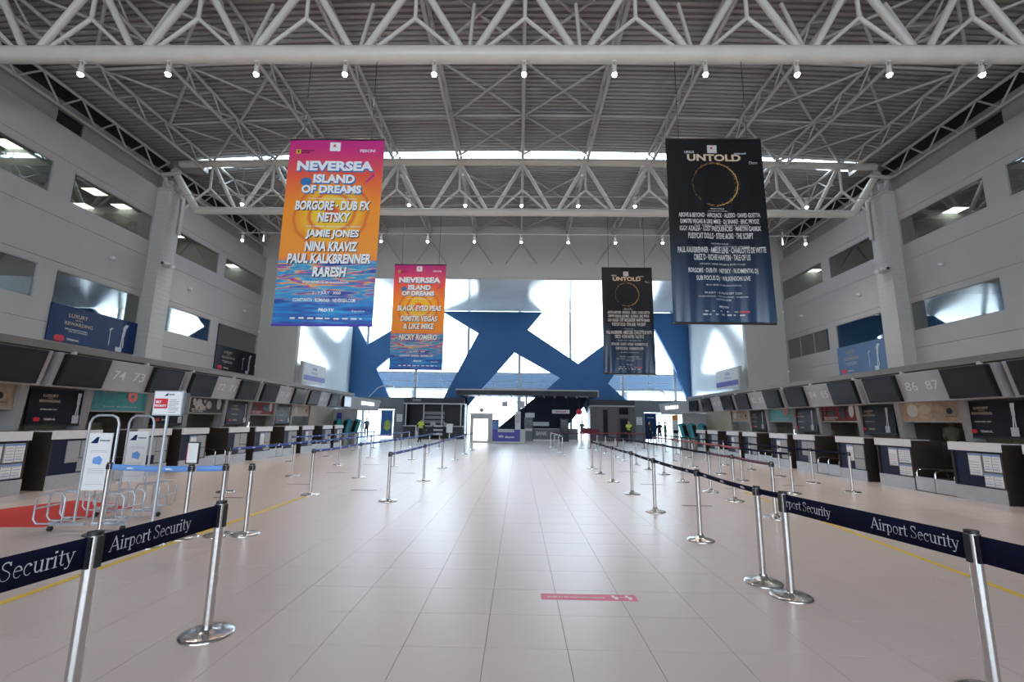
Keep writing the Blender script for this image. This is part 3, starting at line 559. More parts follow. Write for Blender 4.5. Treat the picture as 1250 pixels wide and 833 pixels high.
def posname(k): return 'at the middle' if k == 0 else '%s %s of the middle' % (ORD[abs(k)-1], 'left' if k < 0 else 'right')
for k in range(-5, 6): spot(.04+2.12*k, 9.65, 9.68, 'lit spotlight under the nearer truss, '+posname(k), 'spotlights under the nearer truss')
for k in range(-5, 6): spot(.02+2.1*k, 16.1, 9.55, 'lit spotlight in the row before the farther truss, '+posname(k), 'spotlights before the farther truss')
for k in range(-6, 7): spot(.02+2.1*k, 19.65, 9.55, 'lit spotlight in the row behind the farther truss, '+posname(k), 'spotlights behind the farther truss')
for nm, y in (('rail carrying the spotlights before the farther truss', 16.1), ('rail carrying the spotlights behind the farther truss', 19.65)):
    r = E('lamp_rail', nm, 'rail', None, (0, y, 9.9))
    MB().cyl((-12.8, 0, 0), (12.8, 0, 0), .018, 6).obj('rail', 'steel_g', r)
    for x in (-10.55, -5.25, 0.05, 5.35, 10.65): MB().cyl((x, 0, 0), (x, 0, rz_(x)-.3-9.9), .01, 6).obj('hanger', 'steel_g', r)
#@@PART2
# ------------------------------------------------------------ check-in area: slab, bulkhead, posters
M['edge'] = mat('slab_edge_brown', (.17, .15, .135), .5)
for s, sd in ((-1, 'left'), (1, 'right')):
    rl = E('ceiling_check_in_'+sd, kind='structure', label='flat dark slab over the %s check-in desks' % sd)
    MB().box((s*10.45, -12, 3.1), (s*15.1, 25.9, 3.2)).obj('slab', 'perf', rl)
    MB().box((s*10.4, -12, 3.08), (s*10.5, 29.3, 3.24)).box((s*10.5, 25.9, 3.1), (s*12.6, 29.3, 3.2)).obj('slab_edge', 'edge', rl)
    wb = E('wall_check_in_'+sd, kind='structure', label='brown partition behind the %s check-in desks' % sd)
    MB().box((s*12.5, -12, 2.42), (s*12.6, 27.3, 3.1)).obj('bulkhead', 'perf', wb)
    for k in range(-2, 4):
        yb = 13.15+4*k
        for y in (yb-.12, yb+2.1): MB().prism([(s*12.25, y-.1, 1.25), (s*12.6, y-.1, 1.25), (s*12.5, y-.1, 3.1), (s*12.1, y-.1, 3.1)], (0, .2, 0)).obj('upright', 'grey', wb)
        MB().box((s*12.55, yb+.2, 0), (s*12.7, yb+2.0, 1.2)).obj('low_partition', 'brown', wb)
        MB().box((s*13.6, yb+.1, 0), (s*14.1, yb+2.0, 1.42)).obj('cabinet', 'cream', wb)
        MB().box((s*13.55, yb-1.9, 0), (s*13.9, yb-.3, 1.15)).obj('cabinet', 'dgrey', wb)
    MB().box((s*12.5, 27.3, 0), (s*12.6, 31.5, 3.1)).obj('end_partition', 'cream', wb)
    MB().box((s*10.9, 31.4, 0), (s*12.6, 31.5, 2.3)).obj('end_partition', 'lgrey', wb)
dl0 = None
for s, sd in ((-1, 'left'), (1, 'right')):
    for i in range(9):
        y = 7.0+2.55*i; lb = 'small warm downlight in the slab over the %s desks, %s from the camera' % (sd, ORD[i])
        if dl0 is None:
            dl0 = E('downlight', lb, 'ceiling light', 'downlights over the desks', (s*11.2, y, 3.1))
            MB().lathe([(.09, 0), (.09, -.012), (.065, -.015)], 14).obj('trim_ring', 'steel_g', dl0); MB().cyl((0, 0, -.016), (0, 0, -.02), .06, 14).obj('lamp', 'warmlens', dl0)
            ld = bpy.data.lights.new('bulb', 'SPOT'); ld.energy = 26; ld.color = (1, .80, .62); ld.spot_size = 2.5; ld.spot_blend = .7; ld.shadow_soft_size = .06
            lo = bpy.data.objects.new('bulb', ld); C.objects.link(lo); lo.parent = dl0; lo.location = (0, 0, -.03)
        else: dup(dl0, (s*11.2, y, 3.1), label=lb)
# posters above the office openings
def poster(s, y0, kind, lb, gp):
    W = 2.0 if kind != 'dark' else 1.6; H = .62 if kind != 'dark' else .9; z0 = 1.8 if kind != 'dark' else 1.4
    r = E('wall_poster' if kind != 'dark' else 'display_screen', lb, 'poster' if kind != 'dark' else 'screen', gp, (s*12.3, y0+W/2, z0))
    ux = Vector((0, -s, 0)); c = lambda a, b, d=.0: Vector((-s*(.045+d), 0, 0)) + ux*(a*W) + Vector((0, 0, b*H))
    mm = dict(teal='tealb', wood='wood', shoes='darkred', dark='dark', coffee='wood', car='dgrey')[kind]
    MB().box((-.03, -W/2, 0), (.03, W/2, H)).obj('panel', mm, r)
    MB().box((-.04, -W/2-.03, -.05), (.04, W/2+.03, 0)).box((-.04, -W/2-.03, H), (.04, W/2+.03, H+.03)).obj('frame', 'grey' if kind != 'dark' else 'plastic', r)
    disc = lambda mb, a, b, ra, d, ra2=None: mb.add([c(a, b, d) + ux*(ra*math.cos(2*PI*i/18)) + Vector((0, 0, (ra2 or ra)*math.sin(2*PI*i/18))) for i in range(18)], [tuple(range(18))])
    if kind == 'teal':
        disc(MB(), .22, .72, .19, .002).obj('doughnut', 'donut', r); disc(MB(), .22, .72, .06, .004).obj('doughnut_hole', 'tealb', r)
        q = MB(); put_text(q, 'SWEET COFFEE SHOP', c(-.2, .85, .002), .5, .05, ux); put_text(q, 'just arrived', c(.02, .18, .002), 1.2, .06, ux); q.obj('lettering', 'lgrey', r)
    if kind in ('wood', 'coffee'):
        disc(MB(), -.08, .55, .22, .002, .14).obj('cup_print', 'cream', r); disc(MB(), -.30, .5, .2, .003, .2).obj('plate_print', 'lgrey', r); disc(MB(), .32, .45, .09, .002).obj('emblem', 'brown', r)
        q = MB(); put_text(q, 'bakery', c(.34, .2, .002), .35, .06, ux); q.obj('lettering', 'brown', r)
    if kind in ('shoes', 'car'):
        q = MB()
        for i in range(9): disc(q, random.uniform(-.4, .4), random.uniform(.3, .8), random.uniform(.06, .16), .002+.001*i)
        q.obj('print_shapes', 'dark' if kind == 'shoes' else 'lgrey', r, kind='stuff'); q = MB(); disc(q, .36, .6, .14, .012, .24); q.obj('pale_print', 'lgrey', r)
        q = MB(); put_text(q, 'NEW COLLECTION', c(-.22, .2, .014), .8, .07, ux); put_text(q, 'DUTY FREE', c(-.25, .08, .014), .6, .05, ux); q.obj('lettering', 'wprint', r)
    if kind == 'dark':
        q = MB(); put_text(q, 'LUXURY', c(-.18, .82, .002), .4, .07, ux); put_text(q, 'WITH A', c(-.18, .74, .002), .15, .035, ux); put_text(q, 'REWARDING', c(-.18, .66, .002), .55, .07, ux); q.obj('lettering', 'tan', r)
        q = MB(); put_text(q, 'OFFERS EVERY DAY', c(-.18, .42, .002), .45, .035, ux); put_text(q, 'TERMINAL', c(-.14, .14, .002), .32, .055, ux); q.obj('small_lettering', 'wprint', r)
        q = MB(); disc(q, -.37, .14, .055, .002); disc(q, -.33, .14, .055, .003); q.obj('round_emblem', 'redp', r, kind='stuff')
        q = MB()
        for a0, h0, a1, h1, wd in ((.30, .02, .30, .26, .24), (.29, .26, .31, .6, .05), (.33, .26, .325, .6, .04), (.315, .58, .315, .8, .11), (.315, .8, .32, .93, .13)):
            p, u = c(a0, h0, .002), c(a1, h1, .002); q.add([p-ux*wd*W/4, p+ux*wd*W/4, u+ux*wd*W/4, u-ux*wd*W/4], [(0, 1, 2, 3)])
        q.obj('sculpture_print', 'figure', r, kind='stuff')
kinds_l = {-1: 'wood', 0: 'teal', 1: 'car', 2: 'shoes', 3: 'coffee'}; kinds_r = {-1: 'teal', 0: 'wood', 1: 'shoes', 2: 'teal', 3: 'coffee'}
desc = dict(wood='brown bakery poster with plates', teal='teal poster with a pink doughnut', car='grey and black shoe poster', shoes='dark red shoe poster', coffee='brown coffee poster')
for s, sd, kk in ((-1, 'left', kinds_l), (1, 'right', kinds_r)):
    for k, kd in kk.items():
        poster(s, 13.15+4*k, kd, '%s behind the %s desks, %s from the camera' % (desc[kd], sd, ORD[k+1]), 'posters behind the %s desks' % sd)
        poster(s, 11.5+4*k, 'dark', 'dark screen with pale figure behind the %s desks, %s from the camera' % (sd, ORD[k+1]), 'dark screens behind the %s desks' % sd)

# ------------------------------------------------------------ check-in desks
def make_desk(papers, W=1.18):
    r = E('check_in_desk')
    MB().box((-W/2, .03, .0), (-W/2+.04, .85, 1.26)).obj('side_panel', 'brown', r); MB().box((W/2-.04, .03, 0), (W/2, .85, 1.26)).obj('side_panel', 'brown', r)
    MB().box((-W/2+.04, .06, .3), (W/2-.04, .1, 1.1)).obj('front_panel', 'navy', r)
    MB().box((-W/2, .02, .0), (W/2, .06, .31)).obj('kick_plate', 'kick', r)
    MB().box((-W/2-.01, -.02, 1.1), (W/2+.01, .04, 1.29)).obj('counter_fascia', 'white', r); MB().box((-W/2-.01, .04, 1.26), (W/2+.01, .55, 1.285)).obj('counter_top', 'grey', r)
    MB().box((-W/2+.06, .3, .7), (W/2-.06, .85, .75)).obj('work_shelf', 'grey', r)
    for i, (a, b, c, d) in enumerate(((-.19, .12, .56, 1.05), (.15, .56, .66, 1.05), (.13, .56, .34, .64))):
        f = MB().box((a, .035, c), (b, .06, d)).obj('document_holder', 'grey', r)
        if papers >= 1 and (papers == 2 or i == 0):
            cols = ((a+.02, (a+b)/2-.01), ((a+b)/2+.01, b-.02)) if i else ((a+.02, b-.02),)
            for u, v in cols:
                MB().box((u, .028, c+.02), (v, .034, d-.05)).obj('sheet', 'paper', f)
            pr = MB()
            for u, v in cols:
                for q in range(5): pr.box((u+.015, .024, c+.05+q*.06), (v-.03, .027, c+.062+q*.06))
            pr.obj('printed_lines', 'grey', f, kind='stuff')
            MB().box((a+.02, .026, d-.045), (b-.02, .033, d-.02)).box((a+.03, .024, c+.07), (b-.06, .026, c+.078)).obj('coloured_header', 'beltl', f, kind='stuff')
    return r
dk = [make_desk(0), make_desk(1), make_desk(2)]; used = set()
def disp(k): return ORD[k] if k < len(ORD) else str(k)
YD = [9.25, 10.92, 13.25, 14.93, 17.27, 18.95, 21.28, 22.95, 25.28, 26.9]
for s, sd in ((-1, 'left'), (1, 'right')):
    for i, y in enumerate(YD):
        v = 2 if (s > 0 and i in (1, 2)) or (s < 0 and i == 0) else (1 if (i in (3, 5, 7) or i > 8) else 0)
        lb = 'check-in desk with white top and navy front on the %s, %s from the camera' % (sd, disp(i))
        if v == 2: lb = 'check-in desk with printed forms on its front on the %s, %s from the camera' % (sd, disp(i))
        lc = (s*10.31, y, 0); rz = -PI/2 if s > 0 else PI/2; gp = 'check-in desks on the '+sd
        if v not in used:
            used.add(v); o = dk[v]; o.location = lc; o.rotation_euler.z = rz; tag(o, lb, 'desk', gp)
        else: dup(dk[v], lc, rz, lb, gp)['category'] = 'desk'
# baggage scales between paired desks
sc0 = None
for s, sd in ((-1, 'left'), (1, 'right')):
    for i, y in enumerate((8.05, 12.07, 16.1, 20.12, 24.12)):
        lb = 'steel baggage scale with tube rails between %s desks, %s pair from the camera' % (sd, ORD[i]); gp = 'baggage scales on the '+sd
        lc = (s*10.31, y, 0); rz = -PI/2 if s > 0 else PI/2
        if sc0 is None:
            sc0 = E('baggage_scale', lb, 'baggage scale', gp, lc, rz)
            for a in (-.56, .02): MB().box((a, .03, .02), (a+.54, .06, .36)).obj('front_plate', 'kick', sc0)
            MB().box((-.56, .08, .0), (.56, 1.9, .3)).obj('belt_bed', 'plastic', sc0)
            for a in (-.52, .04): MB().box((a, .1, .3), (a+.48, 1.7, .33)).obj('conveyor_belt', 'rubber', sc0)
            for a in (-.54, 0, .54): MB().tube([(a, .06, .05), (a, .06, .45), (a, .09, .51), (a, .16, .53), (a, 1.4, .53)], .022, 8).obj('rail', 'chrome', sc0)
            MB().box((-.56, 1.9, 0), (.56, 2.0, 1.1)).obj('rear_skirt', 'plastic', sc0)
        else: dup(sc0, lc, rz, lb, gp)
# staff side clutter: chairs and screens
ch0 = pc0 = None
for s, sd in ((-1, 'left'), (1, 'right')):
    for i, y in enumerate(YD):
        lc = (s*10.85, y, 1.29); rz = -PI/2 if s > 0 else PI/2
        lb = 'small staff computer screen on the %s desk, %s from the camera' % (sd, disp(i))
        if i < 8:
            yy = y + (.3 if i % 2 == 0 else -.3)
            lb2 = 'black office chair behind the %s desks, %s from the camera' % (sd, disp(i))
            if ch0 is None:
                ch0 = E('office_chair', lb2, 'chair', 'staff chairs', (s*12.0, yy, 0), rz)
                MB().box((-.24, -.24, .45), (.24, .24, .53)).obj('seat', 'plastic', ch0); b = MB().box((-.22, .2, .62), (.22, .27, 1.15)).box((-.03, .24, .5), (.03, .28, .65)); b.obj('backrest', 'plastic', ch0)
                MB().cyl((0, 0, .08), (0, 0, .45), .03).obj('column', 'chrome', ch0); q = MB()
                for a in range(5): t_ = 2*PI*a/5; q.cyl((0, 0, .09), (.28*math.cos(t_), .28*math.sin(t_), .05), .02, 6).ell((.28*math.cos(t_), .28*math.sin(t_), .03), (.03, .03, .03), 8, 6)
                q.obj('wheel_base', 'plastic', ch0)
            else: dup(ch0, (s*12.0, yy, 0), rz+random.uniform(-.6, .6), lb2)
# monitor housings
def housing(s, y0, y1, nums, mons, lb):
    yc = (y0+y1)/2; L = y1-y0
    r = E('display_housing', lb, 'sign housing', 'grey display housings over the desks', (s*10.0, yc, 0), -PI/2 if s > 0 else PI/2)
    # local: x along, -y towards the hall
    MB().prism([(-L/2, -.12, 2.97), (-L/2, .06, 2.25), (-L/2, .45, 2.25), (-L/2, .45, 2.97)], (L, 0, 0)).obj('housing', 'housing', r)
    for a in (-L*.28, L*.28): MB().box((a-.04, .38, 2.97), (a+.04, .46, 3.1)).obj('hanger', 'steel_g', r)
    sl = .18/.72
    def fn(p): return Vector((p.x, -.12+(2.97-p.z)*sl-p.y, p.z))
    for m in mons:
        a = m; b = m+1.1; f = MB()
        f.add([fn(Vector((x, d, z))) for d in (.0, .09) for x, z in ((a, 2.27), (b, 2.27), (b, 2.95), (a, 2.95))], [(0, 1, 2, 3), (4, 7, 6, 5), (0, 4, 5, 1), (1, 5, 6, 2), (2, 6, 7, 3), (3, 7, 4, 0)])
        o = f.obj('monitor', 'bezel', r)
        g = MB(); g.add([fn(Vector((x, d, z))) for d in (.085, .095) for x, z in ((a+.04, 2.31), (b-.04, 2.31), (b-.04, 2.92), (a+.04, 2.92))], [(0, 1, 2, 3), (4, 7, 6, 5), (0, 4, 5, 1), (1, 5, 6, 2), (2, 6, 7, 3), (3, 7, 4, 0)])
        g.obj('screen', 'screen', o)
    q = MB()
    for tx, x, h, wd in nums: put_text(q, tx, (x, .012, 2.63), wd, h, bold=.005, fn=lambda p: fn(Vector((p.x, .012, p.z))))
    if nums: q.obj('lettering', 'numb', r)
M['housing'] = mat('housing_grey', (.37, .37, .385), .45, var=.02)
M['numb'] = mat('pale_numbers', (.66, .66, .67), .4)
NL = {0: ('74', '73'), 1: ('72', '71'), 2: ('70', '69'), 3: ('68', '67')}; NR = {0: ('87', '86'), 1: ('85', '84'), 2: ('83', '82'), 3: ('81', '80')}
for s, sd, N in ((-1, 'left', NL), (1, 'right', NR)):
    for k in range(-1, 4):
        y0 = 9.72+4*k
        ms = [-1.82, .66] if s < 0 else [-1.76, .72]
        n = N.get(k); nums = []
        if n:
            n2 = n if s < 0 else (n[1], n[0]); nums = [(n2[0], -.28, .22, .36), (n2[1], .32, .22, .36)]
        housing(s, y0, y0+3.85, nums, ms, 'grey display housing over the %s desks %s' % (sd, ['nearest the camera', 'second from the camera', 'third from the camera', 'fourth from the camera', 'farthest from the camera'][k+1]))
    r = E('check_in_sign', 'long grey sign reading BIROU CHECK-IN at the far end of the %s desks' % sd, 'sign', 'check-in office signs', (s*10.0, 29.5, 0), -PI/2 if s > 0 else PI/2)
    MB().prism([(-3.75, -.12, 2.97), (-3.75, .06, 2.25), (-3.75, .45, 2.25), (-3.75, .45, 2.97)], (7.5, 0, 0)).obj('housing', 'grey', r)
    q = MB(); put_text(q, 'BIROU CHECK-IN', ((1.1 if s < 0 else -1.1), -.07, 2.66), 2.6, .26, bold=.03); q.obj('lettering', 'signlit', r)
    for a in (-3, -1): MB().box((a-.04 if s < 0 else -a-.04, .38, 2.97), (a+.04 if s < 0 else -a+.04, .46, 3.1)).obj('hanger', 'steel_g', r)
    a = (-3.5 if s < 0 else 2.4); f = MB().box((a, -.2, 2.3), (a+1.1, -.06, 2.92)).obj('monitor', 'bezel', r); MB().box((a+.04, -.21, 2.34), (a+1.06, -.2, 2.89)).obj('screen', 'screen', f)
    # notice board on the glossy wall
    b = E('notice_board', 'white board with a blue stripe on the glossy %s gallery wall' % sd, 'notice board', None, (s*12.55, 28.1, 3.75))
    MB().box((-.03, -1.5, 0), (.03, 1.5, 1.15)).obj('board', 'paper', b); MB().box((-s*.04, -1.5, .12), (-s*.031, 1.5, .42)).obj('blue_stripe', 'purple', b); MB().box((-.08, -1.75, -.5), (.08, -1.55, 1.15)).obj('end_post', 'steel_g', b)
    q = MB(); put_text(q, 'TAROM', (-s*.04, -.1, .85), .6, .14, (0, -s, 0)); put_text(q, 'CHECK-IN', (-s*.04, -.1, .6), .9, .08, (0, -s, 0)); q.obj('lettering', 'purple', b)

# teal self-service kiosks
ks = None
for s, sd in ((-1, 'left'), (1, 'right')):
    for i, (x, y) in enumerate(((11.5, 29.2), (11.15, 30.0), (10.8, 30.8))):
        lb = 'teal self check-in machine at the far end of the %s desks, %s from the camera' % (sd, ORD[i])
        if ks is None:
            ks = E('self_check_in_machine', lb, 'machine', 'self check-in machines', (s*x, y, 0), .5*s)
            MB().box((-.16, -.1, 0), (.16, .25, .75)).obj('pedestal', 'lgrey', ks); MB().prism([(-.2, -.15, .75), (-.2, .1, .75), (-.2, .35, 1.55), (-.2, .1, 1.6)], (.4, 0, 0)).obj('head', 'teal', ks)
            MB().prism([(-.15, -.165, .82), (-.15, .07, 1.5), (-.15, .05, 1.52), (-.15, -.18, .85)], (.3, 0, 0)).obj('screen', 'screen', ks); MB().tube([(-.22, .1, .02), (-.22, .2, .8), (-.22, .38, 1.5), (-.2, .2, 1.62), (.2, .2, 1.62), (.22, .38, 1.5), (.22, .2, .8), (.22, .1, .02)], .03, 8).obj('arch_frame', 'teal', ks)
        else: dup(ks, (s*x, y, 0), .5*s, lb)
p = E('roll_up_banner', 'narrow violet roll-up banner beside the left self check-in machines', 'banner', None, (-11.95, 31.0, 0)); MB().box((-.16, -.02, .05), (.16, .02, 2.05)).obj('cloth', 'purple', p); MB().box((-.2, -.1, 0), (.2, .1, .05)).obj('base', 'lgrey', p)

# ------------------------------------------------------------ hanging festival banners
def banner(name, x0, x1, z0, z1, Y, m, fold, lb, build):
    r = E('hanging_banner', lb, 'banner', None, ((x0+x1)/2, Y, z0)); W = x1-x0; H = z1-z0
    def fn(p):           # the cloth surface
        u = p.x/W; v = p.z/H; a = max(0, 1-v)**1.5
        return Vector((p.x, p.y + fold*a*(math.sin(u*23+v*2)*.5+math.sin(u*41-v*5+1)*.35+math.sin(u*9+v*3)) + .01*math.sin(u*7), p.z))
    nx, nz = 48, 20; mb = MB(); vs = []
    for j in range(nz+1):
        for i in range(nx+1): vs.append(fn(Vector((-W/2+W*i/nx, 0, H*j/nz))))
    mb.add(vs, [(j*(nx+1)+i, j*(nx+1)+i+1, (j+1)*(nx+1)+i+1, (j+1)*(nx+1)+i) for j in range(nz) for i in range(nx)], True)
    o = mb.obj('cloth', m, r); uv = o.data.uv_layers.new(name='UVMap')
    for l in o.data.loops:
        co = o.data.vertices[l.vertex_index].co; uv.data[l.index].uv = (co.x/W+.5, co.z/H)
    MB().cyl((-W/2, 0, H+.015), (W/2, 0, H+.015), .022, 8).obj('top_rod', 'plastic', r); MB().cyl((-W/2, 0, -.02), (W/2, 0, -.02), .03, 8).obj('bottom_rod', 'plastic' if 'black' in lb else 'purple', r)
    for x in (-W*.36, W*.36): MB().cyl((x, 0, H), (x, 0, 10.08-z0), .008, 6).obj('hanging_wire', 'plastic', r)
    def place(groups):
        for nm, mt, off, items in groups:
            mb = MB()
            for it in items:
                if it[0] == 'T': _, s, u, v, wd, ht, bo, sh = it; put_text(mb, s, ((u-.5)*W, -off, v*H), wd*W, ht*H, bold=bo, shear=sh, fn=fn)
                else:
                    _, pts = it; mb.add([fn(Vector(((a-.5)*W, -off, b*H))) for a, b in pts], [tuple(range(len(pts)))])
            mb.obj(nm, mt, r, kind='stuff' if nm in ('gold_sparks', 'sponsor_marks', 'leaf_print') else None)
    place(build(W, H)); return r
M['neon'] = None
def neversea_mat():
    m = bpy.data.materials.new('sunset_print'); m.use_nodes = True; nt = m.node_tree; L = nt.links.new; b = nt.nodes['Principled BSDF']; b.inputs['Roughness'].default_value = .45
    def N(t, **k):
        n = nt.nodes.new(t)
        for a, v in k.items(): setattr(n, a, v)
        return n
    def ramp(stops, interp='LINEAR'):
        r = N('ShaderNodeValToRGB'); r.color_ramp.interpolation = interp; e = r.color_ramp.elements
        while len(e) < len(stops): e.new(.5)
        for i, (p, c) in enumerate(stops): e[i].position = p; e[i].color = (*c, 1)
        return r
    uv = N('ShaderNodeUVMap'); sx = N('ShaderNodeSeparateXYZ'); L(uv.outputs[0], sx.inputs[0])
    sky = ramp([(0, (.9, .30, .02)), (.3, (.85, .12, .05)), (.36, (.88, .30, .03)), (.62, (.90, .28, .02)), (.8, (.80, .10, .05)), (.93, (.62, .03, .18)), (1, (.55, .02, .22))]); L(sx.outputs[1], sky.inputs[0])
    # swirl
    mp = N('ShaderNodeMapping'); mp.inputs['Location'].default_value = (-.5, -1.16, 0); mp.inputs['Scale'].default_value = (1, 2, 1); L(uv.outputs[0], mp.inputs[0])
    nz = N('ShaderNodeTexNoise'); nz.inputs['Scale'].default_value = 2.2; L(mp.outputs[0], nz.inputs['Vector'])
    ln = N('ShaderNodeVectorMath', operation='LENGTH'); L(mp.outputs[0], ln.inputs[0])
    ad = N('ShaderNodeMath', operation='MULTIPLY_ADD'); L(nz.outputs['Fac'], ad.inputs[0]); ad.inputs[1].default_value = .16; L(ln.outputs['Value'], ad.inputs[2])
    sw = ramp([(0, (.85, .16, .02)), (.14, (.80, .10, .02)), (.17, (.86, .50, .02)), (.27, (.88, .55, .03)), (.30, (.75, .12, .03)), (.34, (.88, .45, .02)), (.43, (.85, .30, .02)), (.455, (.6, .08, .03)), (.48, (.86, .28, .02))]); L(ad.outputs[0], sw.inputs[0])
    msk = ramp([(.40, (1, 1, 1)), (.56, (0, 0, 0))]); L(ad.outputs[0], msk.inputs[0])
    mx = N('ShaderNodeMix', data_type='RGBA'); L(msk.outputs[0], mx.inputs[0]); L(sky.outputs[0], mx.inputs[6]); L(sw.outputs[0], mx.inputs[7])
    # sea streaks
    m2 = N('ShaderNodeMapping'); m2.inputs['Scale'].default_value = (1.6, 30, 1); L(uv.outputs[0], m2.inputs[0])
    n2 = N('ShaderNodeTexNoise'); n2.inputs['Scale'].default_value = 1.6; n2.inputs['Detail'].default_value = 1.5; n2.inputs['Distortion'].default_value = .6; L(m2.outputs[0], n2.inputs['Vector'])
    sea = ramp([(.30, (.02, .05, .30)), (.38, (.03, .25, .52)), (.43, (.38, .04, .32)), (.47, (.90, .38, .05)), (.52, (.10, .45, .60)), (.58, (.03, .22, .50)), (.66, (.12, .42, .62)), (.74, (.2, .03, .28))]); L(n2.outputs['Fac'], sea.inputs[0])
    deep = ramp([(.35, (.02, .06, .33)), (.6, (.02, .26, .62)), (.75, (.05, .45, .70))]); L(n2.outputs['Fac'], deep.inputs[0])
    dm = ramp([(.10, (1, 1, 1)), (.19, (0, 0, 0))]); L(sx.outputs[1], dm.inputs[0])
    m3 = N('ShaderNodeMix', data_type='RGBA'); L(dm.outputs[0], m3.inputs[0]); L(sea.outputs[0], m3.inputs[6]); L(deep.outputs[0], m3.inputs[7])
    sm = ramp([(.325, (1, 1, 1)), (.335, (0, 0, 0))]); L(sx.outputs[1], sm.inputs[0])
    m4 = N('ShaderNodeMix', data_type='RGBA'); L(sm.outputs[0], m4.inputs[0]); L(mx.outputs[2], m4.inputs[6]); L(m3.outputs[2], m4.inputs[7])
    L(m4.outputs[2], b.inputs['Base Color']); return m
M['sunset'] = neversea_mat()
M['night'] = mat('night_print', (.006, .008, .014), .28, spec=.55, var=.3, scale=3)
nt = M['night'].node_tree; uvn = nt.nodes.new('ShaderNodeUVMap'); sxx = nt.nodes.new('ShaderNodeSeparateXYZ'); rp = nt.nodes.new('ShaderNodeValToRGB')
rp.color_ramp.elements[0].color = (.014, .045, .11, 1); rp.color_ramp.elements[1].color = (.004, .004, .006, 1); rp.color_ramp.elements[1].position = .5
nt.links.new(uvn.outputs[0], sxx.inputs[0]); nt.links.new(sxx.outputs[1], rp.inputs[0]); nt.links.new(rp.outputs[0], nt.nodes['Principled BSDF'].inputs['Base Color'])
M['logoblue'] = mat('logo_blue', (.03, .16, .42), .5); M['leafm'] = mat('magenta_leaf', (.5, .03, .28), .5)
T = lambda s, u, v, wd, ht, bo=.03, sh=0: ('T', s, u, v, wd, ht, bo, sh)
def rect(u0, v0, u1, v1): return ('R', [(u0, v0), (u1, v0), (u1, v1), (u0, v1)])
def spons(v0, v1, n, seed, u0=.1, u1=.9):
    R = random.Random(seed); o = []; st = (u1-u0)/n
    for i in range(n): a = u0+i*st; o.append(rect(a, v0+R.uniform(0, .002), a+st*R.uniform(.3, .8), v1-R.uniform(0, .003)))
    return o
def neversea(lines):
    def b(W, H):
        hd = [T('NEVERSEA', .5, .85, .80, .056, .05), T('ISLAND', .5, .777, .43, .050, .05), T('OF DREAMS', .48, .718, .62, .046, .05)]
        sh = [T('NEVERSEA', .508, .845, .81, .060, .085), T('ISLAND', .508, .772, .44, .053, .085), T('OF DREAMS', .488, .713, .63, .049, .085)]
        body = [T(s, u, v, wd, ht, .045, .08) for s, u, v, wd, ht in lines]
        bsh = [T(s, u+.006, v-.003, wd, ht, .065, .08) for s, u, v, wd, ht in lines]
        small = [T('THE ARK · ALPHABETICAL ORDER', .5, .665, .5, .007, .01), T('THE TEMPLE · ALPHABETICAL ORDER', .53, .512, .56, .007, .01), T('MANY MORE TO BE ANNOUNCED', .5, .215, .46, .010, .02), T('2 - 5 JULY · 2020', .52, .158, .28, .018, .025), T('CONSTANTA · ROMANIA · NEVERSEA.COM', .5, .122, .62, .018, .025), T('PRO·TV', .53, .072, .15, .016, .04), T('PERONI', .83, .938, .16, .017, .02), T('Republica', .85, .066, .13, .012, .01)]
        for a in (.5,):
            small += [rect(.43, .935, .54, .985)]
        lf = []
        for i in range(6):
            t_ = .2+.24*i; lf.append(('R', [(.78+.02*i, .745+.008*i), (.80+.02*i+.05*math.cos(t_), .745+.008*i+.03*math.sin(t_)), (.82+.02*i, .75+.008*i)]))
        leaf2 = [('R', [(.21+.06*math.cos(2*PI*i/12), .76+.024*math.sin(2*PI*i/12)) for i in range(12)])]
        return [('lettering_shadow', 'logoblue', .006, sh), ('heading', 'wprint', .012, hd), ('name_shadow', 'bezel', .006, bsh), ('lettering', 'wprint', .012, body), ('small_lettering', 'wprint', .010, small),
                ('sponsor_marks', 'wprint', .008, spons(.024, .034, 9, 3, .18, .95)), ('shop_emblem', 'redp', .016, [T('K', .485, .965, .035, .016, .06)]), ('leaf_print', 'leafm', .008, lf), ('shell_print', 'logoblue', .005, leaf2),
                ('bank_emblem', 'yellow', .008, [rect(.075, .92, .125, .944)]), ('bank_lettering', 'bezel', .009, [T('Raiffeisen', .2, .938, .13, .008, .01), T('BANK', .18, .925, .09, .008, .01), T('X', .10, .932, .035, .016, .05)])]
    return b
l1 = [('BORGORE · DUB FX', .51, .627, .77, .053), ('NETSKY', .53, .563, .33, .053), ('JAMIE JONES', .53, .469, .54, .053), ('NINA KRAVIZ', .53, .404, .53, .053), ('PAUL KALKBRENNER', .52, .339, .85, .053), ('RARESH', .53, .269, .33, .053)]
l2 = [('BLACK EYED PEAS', .52, .574, .83, .055), ('DIMITRI VEGAS', .52, .473, .69, .054), ('& LIKE MIKE', .52, .400, .57, .054), ('NICKY ROMERO', .52, .296, .71, .054)]
banner('n', -5.33, -3.15, 3.63, 7.96, 9.65, 'sunset', .006, 'large orange sunset NEVERSEA banner hanging on the left, listing BORGORE and RARESH', neversea(l1))
banner('n', -5.18, -3.05, 3.63, 7.93, 18.2, 'sunset', .006, 'smaller looking orange NEVERSEA banner farther back, listing BLACK EYED PEAS', neversea(l2))
